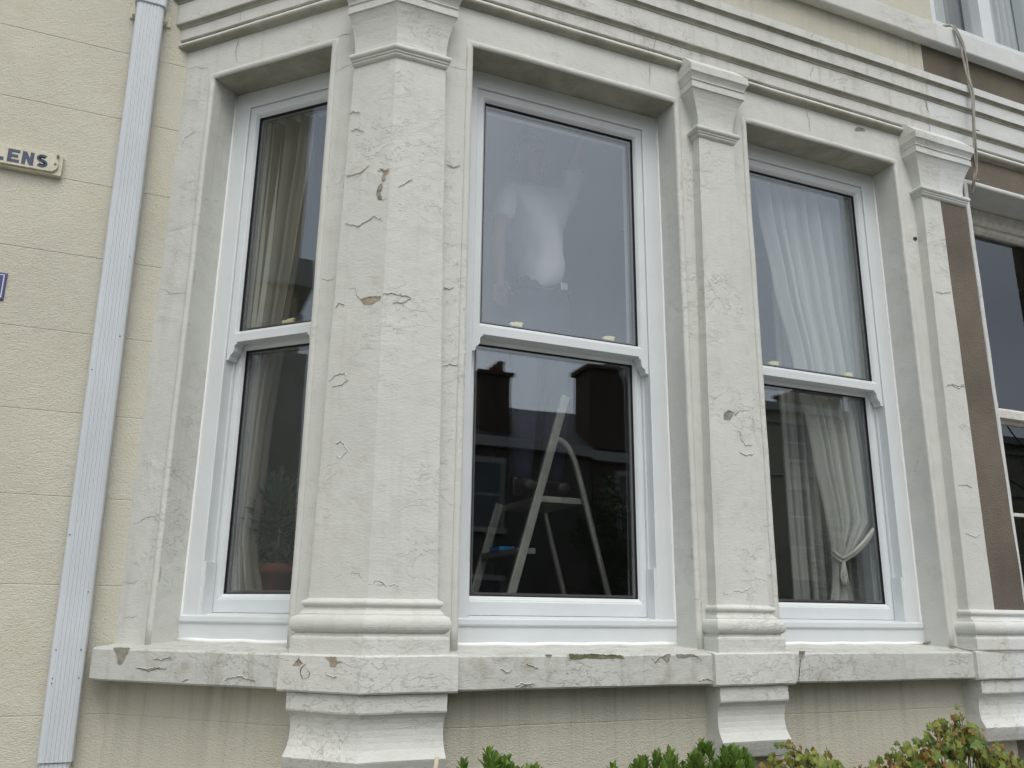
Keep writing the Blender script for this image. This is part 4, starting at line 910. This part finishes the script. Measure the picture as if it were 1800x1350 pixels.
for s_ in (-1, 1):
    mb = MB(); c = Vector((hx + s_ * .030, hy + .022, hz + .022)); mb.loft([[(c.x + .011 * math.sin(t) * math.cos(6.283 * j / 10), c.y - .008 * math.cos(t), c.z + .007 * math.sin(t) * math.sin(6.283 * j / 10)) for j in range(10)] for t in (.2, .6, 1.0, 1.4)], 0, True, True, True); mb.build('eye', M['hair'], bo)
skh = [[(PXc - .075, PYc - .055, 2.42, (.080, .092)), (PXc - .074, PYc - .04, 2.465, (.074, .084)), (PXc - .073, PYc - .03, 2.49, (.045, .055))], [0, (PXc - .07, PYc + .005, 2.36, (.066, .05))]]
bake(skinned('hair', skh, M['hair'], bo))
shirt = [
    [(PXc + .01, PYc, 1.60, (.176, .112)), (PXc, PYc, 1.78, (.172, .108)), (PXc - .01, PYc, 1.95, (.180, .116)), (PXc - .02, PYc, 2.09, (.172, .118)), (PXc - .03, PYc - .005, 2.185, (.10, .085))],
    [3, (*shR, .078), (*(shR * .6 + elR * .4), .072), (*(shR * .4 + elR * .6), .066)],
    [3, (*shL, .078), (*(shL * .6 + elL * .4), .074), (*(shL * .35 + elL * .65), .070)],
]
ts = bake(skinned('t_shirt', shirt, M['tshirt'], man, 3))
for v in ts.data.vertices:
    c = v.co; f = noise.noise(Vector((c.x * 7 + c.z * 3.5, c.y * 4, c.z * 2.2 - c.x * 5))) * .026 + noise.noise(Vector((c.x * 16 - c.z * 9, c.y * 9, c.z * 7 + c.x * 8))) * .012
    v.co = c + Vector((c.x - PXc, c.y - PYc, 0)).normalized() * f
jn = [[(PXc + .01, PYc, 1.755, (.135, .098)), (PXc + .01, PYc, 1.66, (.152, .112)), (PXc + .01, PYc, 1.58, (.155, .115))],
      [2, (PXc - .078, PYc, 1.48, .098), (PXc - .088, PYc - .02, 1.30, .085), (PXc - .088, PYc - .04, 1.12, .068), (PXc - .088, PYc - .01, .95, .066), (PXc - .088, PYc + .03, .665, .060)],
      [2, (PXc + .088, PYc, 1.48, .098), (PXc + .094, PYc - .01, 1.30, .085), (PXc + .094, PYc - .03, 1.12, .068), (PXc + .092, PYc + .01, .95, .066), (PXc + .088, PYc + .05, .665, .060)]]
jo = bake(skinned('jeans', jn, M['jeans'], man))
mb = MB(); mb.loft([[(PXc + .01 + a * math.cos(6.283 * j / 28), PYc + b * math.sin(6.283 * j / 28), z) for j in range(28)] for a, b, z in ((.158, .117, 1.635), (.162, .121, 1.637), (.162, .121, 1.670), (.158, .117, 1.672))], 0, True, False, True)
bl = mb.build('belt', M['leather'], jo)
mb = MB(); mb.box(PXc + .065, PXc + .10, PYc - .125, PYc - .112, 1.635, 1.672); mb.build('belt_buckle', M['buckle'], jo, 0, bevel=.002)
for s_ in (-1, 1):
    dy = .03 if s_ < 0 else .05
    bake(skinned('shoe', [[(PXc + s_ * .088, PYc + dy + .01, .655, .045), (PXc + s_ * .09, PYc + dy - .07, .652, (.042, .038)), (PXc + s_ * .093, PYc + dy - .15, .645, (.040, .030))], [0, (PXc + s_ * .086, PYc + dy, .70, .046)]], M['leather'], man))

man.scale = (.852,) * 3; man.location = (.844, .60, .571)
ld.scale = (.909,) * 3; ld.location = (.896, .75, -.555)
# ================================================================== plants in front of the bay
def rosette(mb, p, d, n, ln, wd, mi=0, spread=.9):
    d = d.normalized(); a = d.cross(Vector((.3, .5, .1))).normalized(); b = d.cross(a)
    for i in range(n):
        t = i / n; an = i * 2.4 + random.uniform(-.3, .3); sp = spread * (1 - .62 * t) * random.uniform(.8, 1.15)
        leaf(mb, p - d * ln * (.9 * (1 - t)), (d + (a * math.cos(an) + b * math.sin(an)) * sp), ln * random.uniform(.8, 1.15) * (.75 + .25 * (1 - t)), wd, mi, d, .18)
def shrub(name, x0, x1, ztop, label, seed, yc=-.36, n=230):
    random.seed(seed); root = tag(empty(name, ((x0 + x1) / 2, yc, GZ)), label, 'shrub', 'leafy shrubs along the foot of the bay'); mb = MB(); st = MB()
    cx, hw = (x0 + x1) / 2, (x1 - x0) / 2
    for i in range(n):
        an = random.uniform(0, 6.283); rr = random.random() ** .5; x = cx + hw * rr * math.cos(an); y = yc + .20 * rr * math.sin(an)
        edge = 1 - rr ** 3 * .5
        z = ztop(x) + .002 + random.uniform(-.05, .008) - (1 - edge) * .25 if i < n * .65 else random.uniform(-1.35, -.35)
        if i >= n * .65: x = cx + hw * 1.0 * math.cos(an) * random.uniform(.75, 1); y = yc + .22 * math.sin(an) * random.uniform(.75, 1)
        y = min(y, -.12)
        p = Vector((x, y, z)); d = Vector(((x - cx) * .5 + random.gauss(0, .18), (y - yc) * 1.2 + random.gauss(0, .18), 1 if i < n * .65 else .45))
        rosette(mb, p, d, 13, random.uniform(.036, .048), .0082, 0)
        q = Vector((cx + (x - cx) * .3, yc + (y - yc) * .3, -1.45)); st.tube([q, (p + q) / 2 + Vector((0, 0, .1)), p - d.normalized() * .02], [.006, .004, .002], 4)
        if i % 3 == 0: rosette(mb, p - d.normalized() * .06 + Vector((0, 0, -.02)), d + rv() * .4, 9, .034, .006, 0)
    mb.build('foliage', M['leaf_green'], root); st.build('stems', M['stem'], root)
prof = lambda tab: (lambda x: [b[1] + (a[1] - b[1]) * (b[0] - x) / (b[0] - a[0]) for a, b in zip(tab, tab[1:]) if a[0] <= x <= b[0]][0] if tab[0][0] <= x <= tab[-1][0] else -.42)
shrub('garden_shrub', -.03, .46, prof([(-.03, -.275), (.04, -.262), (.09, -.258), (.15, -.31), (.20, -.275), (.26, -.250), (.32, -.258), (.38, -.262), (.42, -.30), (.46, -.36)]), 'bright green narrow leaved shrub tips left of the middle window, under the corner pilaster', 21, n=170)
shrub('garden_shrub', .50, 1.20, prof([(.50, -.34), (.58, -.275), (.66, -.27), (.72, -.30), (.78, -.275), (.84, -.28), (.90, -.262), (1.0, -.272), (1.08, -.27), (1.14, -.285), (1.20, -.33)]), 'bright green narrow leaved shrub tips beneath the middle window and second corbel', 22, n=230)
mb = MB(); mb.tube([(-.02, -.40, -1.48), (.035, -.40, -.60), (.086, -.40, -.236)], [.008, .007, .0055], 8)
mb.v[-16:] = mb.v[-16:]
cn = mb.build('garden_cane', M['cane']); tag(cn, 'pale split garden cane poking up among the shrub leaves', 'cane')
for v in cn.data.vertices: pass

# fuchsia-like climber with variegated and rusty leaves
random.seed(31)
vine = tag(empty('climbing_plant', (1.75, -.3, GZ)), 'climber with green, yellow and rust edged lobed leaves under the right window', 'climbing plant')
def lobed(mb, p, nrm, up, r, mi):
    nrm = nrm.normalized(); s = up.cross(nrm); s = s.normalized() if s.length > .01 else Vector((1, 0, 0)); u = nrm.cross(s)
    pts = []
    for i, (a, k) in enumerate([(-90, .25), (-60, .75), (-35, .62), (-5, 1.0), (25, .66), (55, .95), (75, .75), (90, 1.15), (105, .75), (125, .95), (155, .66), (185, 1.0), (215, .62), (240, .75)]):
        k *= random.uniform(.9, 1.1); pts.append(p + (s * math.cos(R(a)) + u * math.sin(R(a))) * r * k - nrm * r * .22 * k * k * abs(math.cos(R(a))))
    mb.add([p + nrm * r * .05] + pts, [(0, i, i % 14 + 1) for i in range(1, 15)], mi)
ztop = prof([(1.17, -.30), (1.24, -.275), (1.32, -.29), (1.42, -.33), (1.52, -.355), (1.60, -.34), (1.66, -.315), (1.76, -.285), (1.83, -.25), (1.87, -.225), (1.91, -.205), (1.94, -.225), (1.98, -.285), (2.04, -.30), (2.10, -.33), (2.16, -.335), (2.22, -.36)])
lv, sm_ = MB(), MB()
for i in range(1500):
    x = random.uniform(1.18, 2.22)
    zt = ztop(x); dep = random.random()
    z = zt - .02 - .10 * dep * dep if i < 620 else random.uniform(-1.42, zt - .05)
    y = -.34 + random.uniform(-.09, .09) + (.0 if i < 620 else random.uniform(-.06, .10))
    y = min(y, -.14)
    r = random.uniform(.011, .020) if (zt - z) < .05 else random.uniform(.016, .032)
    rust = random.random() < (.22 if zt - z < .06 else .07)
    lobed(lv, Vector((x, y, z)), Vector((random.gauss(-.1, .5), -1, random.gauss(.35, .45))), Vector((random.gauss(0, .4), 0, 1)), r * (.8 if rust else 1), 1 if rust else 0)
for i in range(70):
    x = random.uniform(1.18, 2.20); zt = ztop(x); p = Vector((x, -.34 + random.uniform(-.06, .06), zt + random.uniform(-.03, .02)))
    q = Vector((x + random.uniform(-.15, .15), -.33, zt - .28)); sm_.tube([p, (p + q) / 2 + rv() * .012, q, (q.x, -.33, -1.45)], [.0014, .002, .003, .004], 5)
    for t in (0, .15, .3, .45): lobed(lv, p + (q - p) * t * .6 + rv() * .012, Vector((random.gauss(0, .5), -1, random.gauss(.2, .5))), Vector((0, 0, 1)), random.uniform(.008, .014), 1 if random.random() < .45 else 0)
# long shoots
for pts in ([(1.90, -.34, -.40), (1.885, -.34, -.30), (1.90, -.34, -.235), (1.925, -.345, -.205)], [(1.33, -.35, -.40), (1.27, -.35, -.305), (1.21, -.35, -.272), (1.165, -.35, -.262)], [(2.02, -.34, -.42), (2.07, -.34, -.35), (2.12, -.34, -.315)]):
    pp_ = smooth_pts(pts, 5); sm_.tube(pp_, .0022, 5)
    for q in pp_[2::2]:
        for s_ in (-1, 1): lobed(lv, q + Vector((s_ * .012, -.004, random.uniform(-.004, .01))), Vector((s_ * .4, -1, .3)), Vector((s_, 0, .6)), random.uniform(.009, .014), 1 if random.random() < .4 else 0)
lv.build('foliage', [M['leaf_vine'], M['leaf_rust']], vine); sm_.build('stems', M['stem'], vine)

# ================================================================== across the street (seen in the panes)
YO = -18.0
def facade_windows(parent, xs, zs, y, w=.95, face=1, mat='opp_trim'):
    for x in xs:
        for z0, z1 in zs:
            mb = MB(); mb.box(x - w / 2 - .10, x + w / 2 + .10, y, y + .06 * face, z1, z1 + .14); mb.box(x - w / 2 - .12, x + w / 2 + .12, y, y + .14 * face, z0 - .12, z0)
            mb.box(x - w / 2 - .08, x - w / 2, y, y + .05 * face, z0, z1); mb.box(x + w / 2, x + w / 2 + .08, y, y + .05 * face, z0, z1); mb.box(x - w / 2, x + w / 2, y + .01 * face, y + .04 * face, (z0 + z1) / 2 - .03, (z0 + z1) / 2 + .03)
            f = mb.build('window', M[mat], parent)
            mb = MB(); mb.box(x - w / 2, x + w / 2, y, y + .015 * face, z0, z1); mb.build('pane', M['opp_glass'], f)
def chimney(parent, x0, x1, y0, y1, z0, z1, n, mat='brick'):
    mb = MB(); mb.box(x0, x1, y0, y1, z0, z1); mb.box(x0 - .08, x1 + .08, y0 - .08, y1 + .08, z1, z1 + .10)
    c = mb.build('chimney', M[mat], parent)
    for i in range(n):
        y = y0 + (y1 - y0) * (i + .5) / n; mb = MB(); mb.loft(lathe((x0 + x1) / 2 + .2, y, [(.13, z1 + .1), (.11, z1 + .34), (.13, z1 + .36), (.13, z1 + .41), (.09, z1 + .41)], 12), smooth=True); mb.build('chimney_pot', M['pot'], c)
a = tag(empty('dark_terraced_house', (8, YO - 3, GZ)), 'dark terraced house with slate roof and tall chimney, mirrored in the lower middle pane', 'house')
mb = MB(); mb.box(-1, 10.7, YO - 6, YO, GZ, 4.45); mb.build('wall', M['opp_grey'], a)
mb = MB(); mb.box(-1.1, 10.7, YO, YO + .25, 4.40, 4.66); mb.build('cornice', M['opp_trim'], a)
mb = MB(); mb.loft([[(x, YO + .2, 4.66), (x, YO - 3.0, 6.35), (x, YO - 6, 4.66)] for x in (-1.1, 16)]); rf = mb.build('roof', M['slate'], a)
chimney(a, 7.45, 8.42, YO - 2.1, YO - .15, 4.7, 6.50, 7)
facade_windows(a, (1, 4, 7.6), ((2.3, 4.0), (-.8, 1.0)), YO)
b2 = tag(empty('tall_brick_house', (13, YO - 3, GZ)), 'tall dark brick house beside the slate roof, mirrored at the right of the middle pane', 'house')
mb = MB(); mb.loft([[(10.75, y, GZ), (15.9, y, GZ), (15.9, y, 8.3), (12.3, y, 7.45), (10.75, y, 7.0)] for y in (YO - 1.0, YO)]); mb.box(10.62, 11.9, YO - 1.1, YO + .08, 6.95, 7.08); mb.build('wall', M['brick'], b2)
mb = MB(); mb.box(10.72, 15.9, YO, YO + .22, 4.34, 4.60); mb.build('cornice', M['opp_trim'], b2)
facade_windows(b2, (12.1, 14.6), ((2.3, 4.0), (-.8, 1.0)), YO)
c2 = tag(empty('cream_terrace_house', (24, YO - 3, GZ)), 'long cream rendered house with parapet, mirrored in the lower right pane', 'house')
mb = MB(); mb.box(16.0, 44, YO - 7, YO, GZ, 6.35); mb.build('wall', M['opp_cream'], c2)
mb = MB(); mb.box(15.9, 44, YO, YO + .30, 6.35, 6.60); mb.box(15.9, 44, YO, YO + .12, 6.0, 6.10); mb.box(15.9, 44, YO, YO + .1, 4.4, 4.52); mb.build('cornice', M['opp_trim'], c2)
facade_windows(c2, (18.05, 20.6, 23.2, 26, 29, 32, 35), ((4.95, 6.0), (2.2, 4.0), (-.8, 1.2)), YO, .75)
chimney(c2, 20.4, 21.3, YO - 3.5, YO - 1.2, 6.35, 7.9, 4); chimney(c2, 27.4, 28.6, YO - 3.5, YO - 1.2, 6.35, 9.0, 4)
d2 = tag(empty('neighbouring_bay_house', (-9, 1, GZ)), 'cream house further left with a two storey bay, mirrored in the narrow left window', 'house')
mb = MB(); mb.box(-11.2, -7.9, -.42, .72, GZ, 14); mb.box(-14, -6.001, .72, 6, GZ, 6.3); mb.build('wall', M['opp_cream'], d2)
mb = MB(); mb.box(-11.3, -7.78, -.60, .70, 4.15, 4.50); mb.box(-11.25, -7.84, -.50, .70, 3.62, 3.78); mb.box(-11.25, -7.84, -.56, .70, GZ, 3.3); mb.build('string_course', M['opp_trim'], d2)
# garden walls and trees opposite
mb = MB(); mb.box(-10, 44, -14.9, -14.6, GZ, -.3); tag(mb.build('garden_wall', M['brick']), 'low brick garden wall along the far pavement', 'wall')
def tree(x, y, h, rad, label, seed, mat='leaf_dark', nleaf=2600, ls=.13):
    random.seed(seed); t = tag(empty('tree', (x, y, GZ)), label, 'tree', 'garden trees across the street'); mb = MB()
    mb.tube([(x, y, GZ), (x + .05, y, GZ + h * .3), (x, y + .05, GZ + h * .6)], [.14, .10, .05], 8)
    for i in range(9):
        d = rv(); d.z = abs(d.z) * .8 + .3; p = Vector((x, y, GZ + h * random.uniform(.3, .6))); mb.tube([p, p + d * rad * .5, p + d * rad * .9], [.05, .03, .012], 5)
    mb.build('trunk', M['bark'], t)
    cl = [(Vector((x, y, GZ + h * .62)) + Vector((q.x * rad * .8, q.y * rad * .8, q.z * h * .33)), rad * random.uniform(.25, .45)) for q in [rv() * random.uniform(.3, 1) for _ in range(26)]]
    mb = MB()
    for i in range(nleaf):
        c, r = random.choice(cl); q = rv(); leaf(mb, c + q * r * random.uniform(.6, 1.1), q + rv() * .7, ls, ls * .3)
    mb.build('crown', M[mat], t)
tree(9.6, -14.0 - 1.2, 5.4, 1.15, 'dark garden tree, nearest the slate roofed house opposite', 41)
tree(11.9, -15.4, 5.9, 1.3, 'dark garden tree in front of the tall brick house opposite', 42)
tree(17.2, -15.6, 4.5, 1.0, 'olive garden tree at the left end of the cream house opposite', 43)
tree(19.6, -15.6, 3.4, 1.0, 'low olive garden tree before the middle of the cream house opposite', 44)
# overhead service wires
for i, (p, q, lab) in enumerate((((14, -9, 6.1), (30, -17.8, 5.0), 'upper'), ((12, -9, 5.0), (30, -17.8, 4.0), 'lower'))):
    P_, Q_ = Vector(p), Vector(q); mb = MB(); mb.tube([P_.lerp(Q_, t) - Vector((0, 0, 1.2 * t * (1 - t))) for t in [k / 12 for k in range(13)]], .018, 5)
    tag(mb.build('overhead_wire', M['crack']), 'thin black overhead wire crossing the street, the %s one' % lab, 'wire', 'overhead wires across the street')
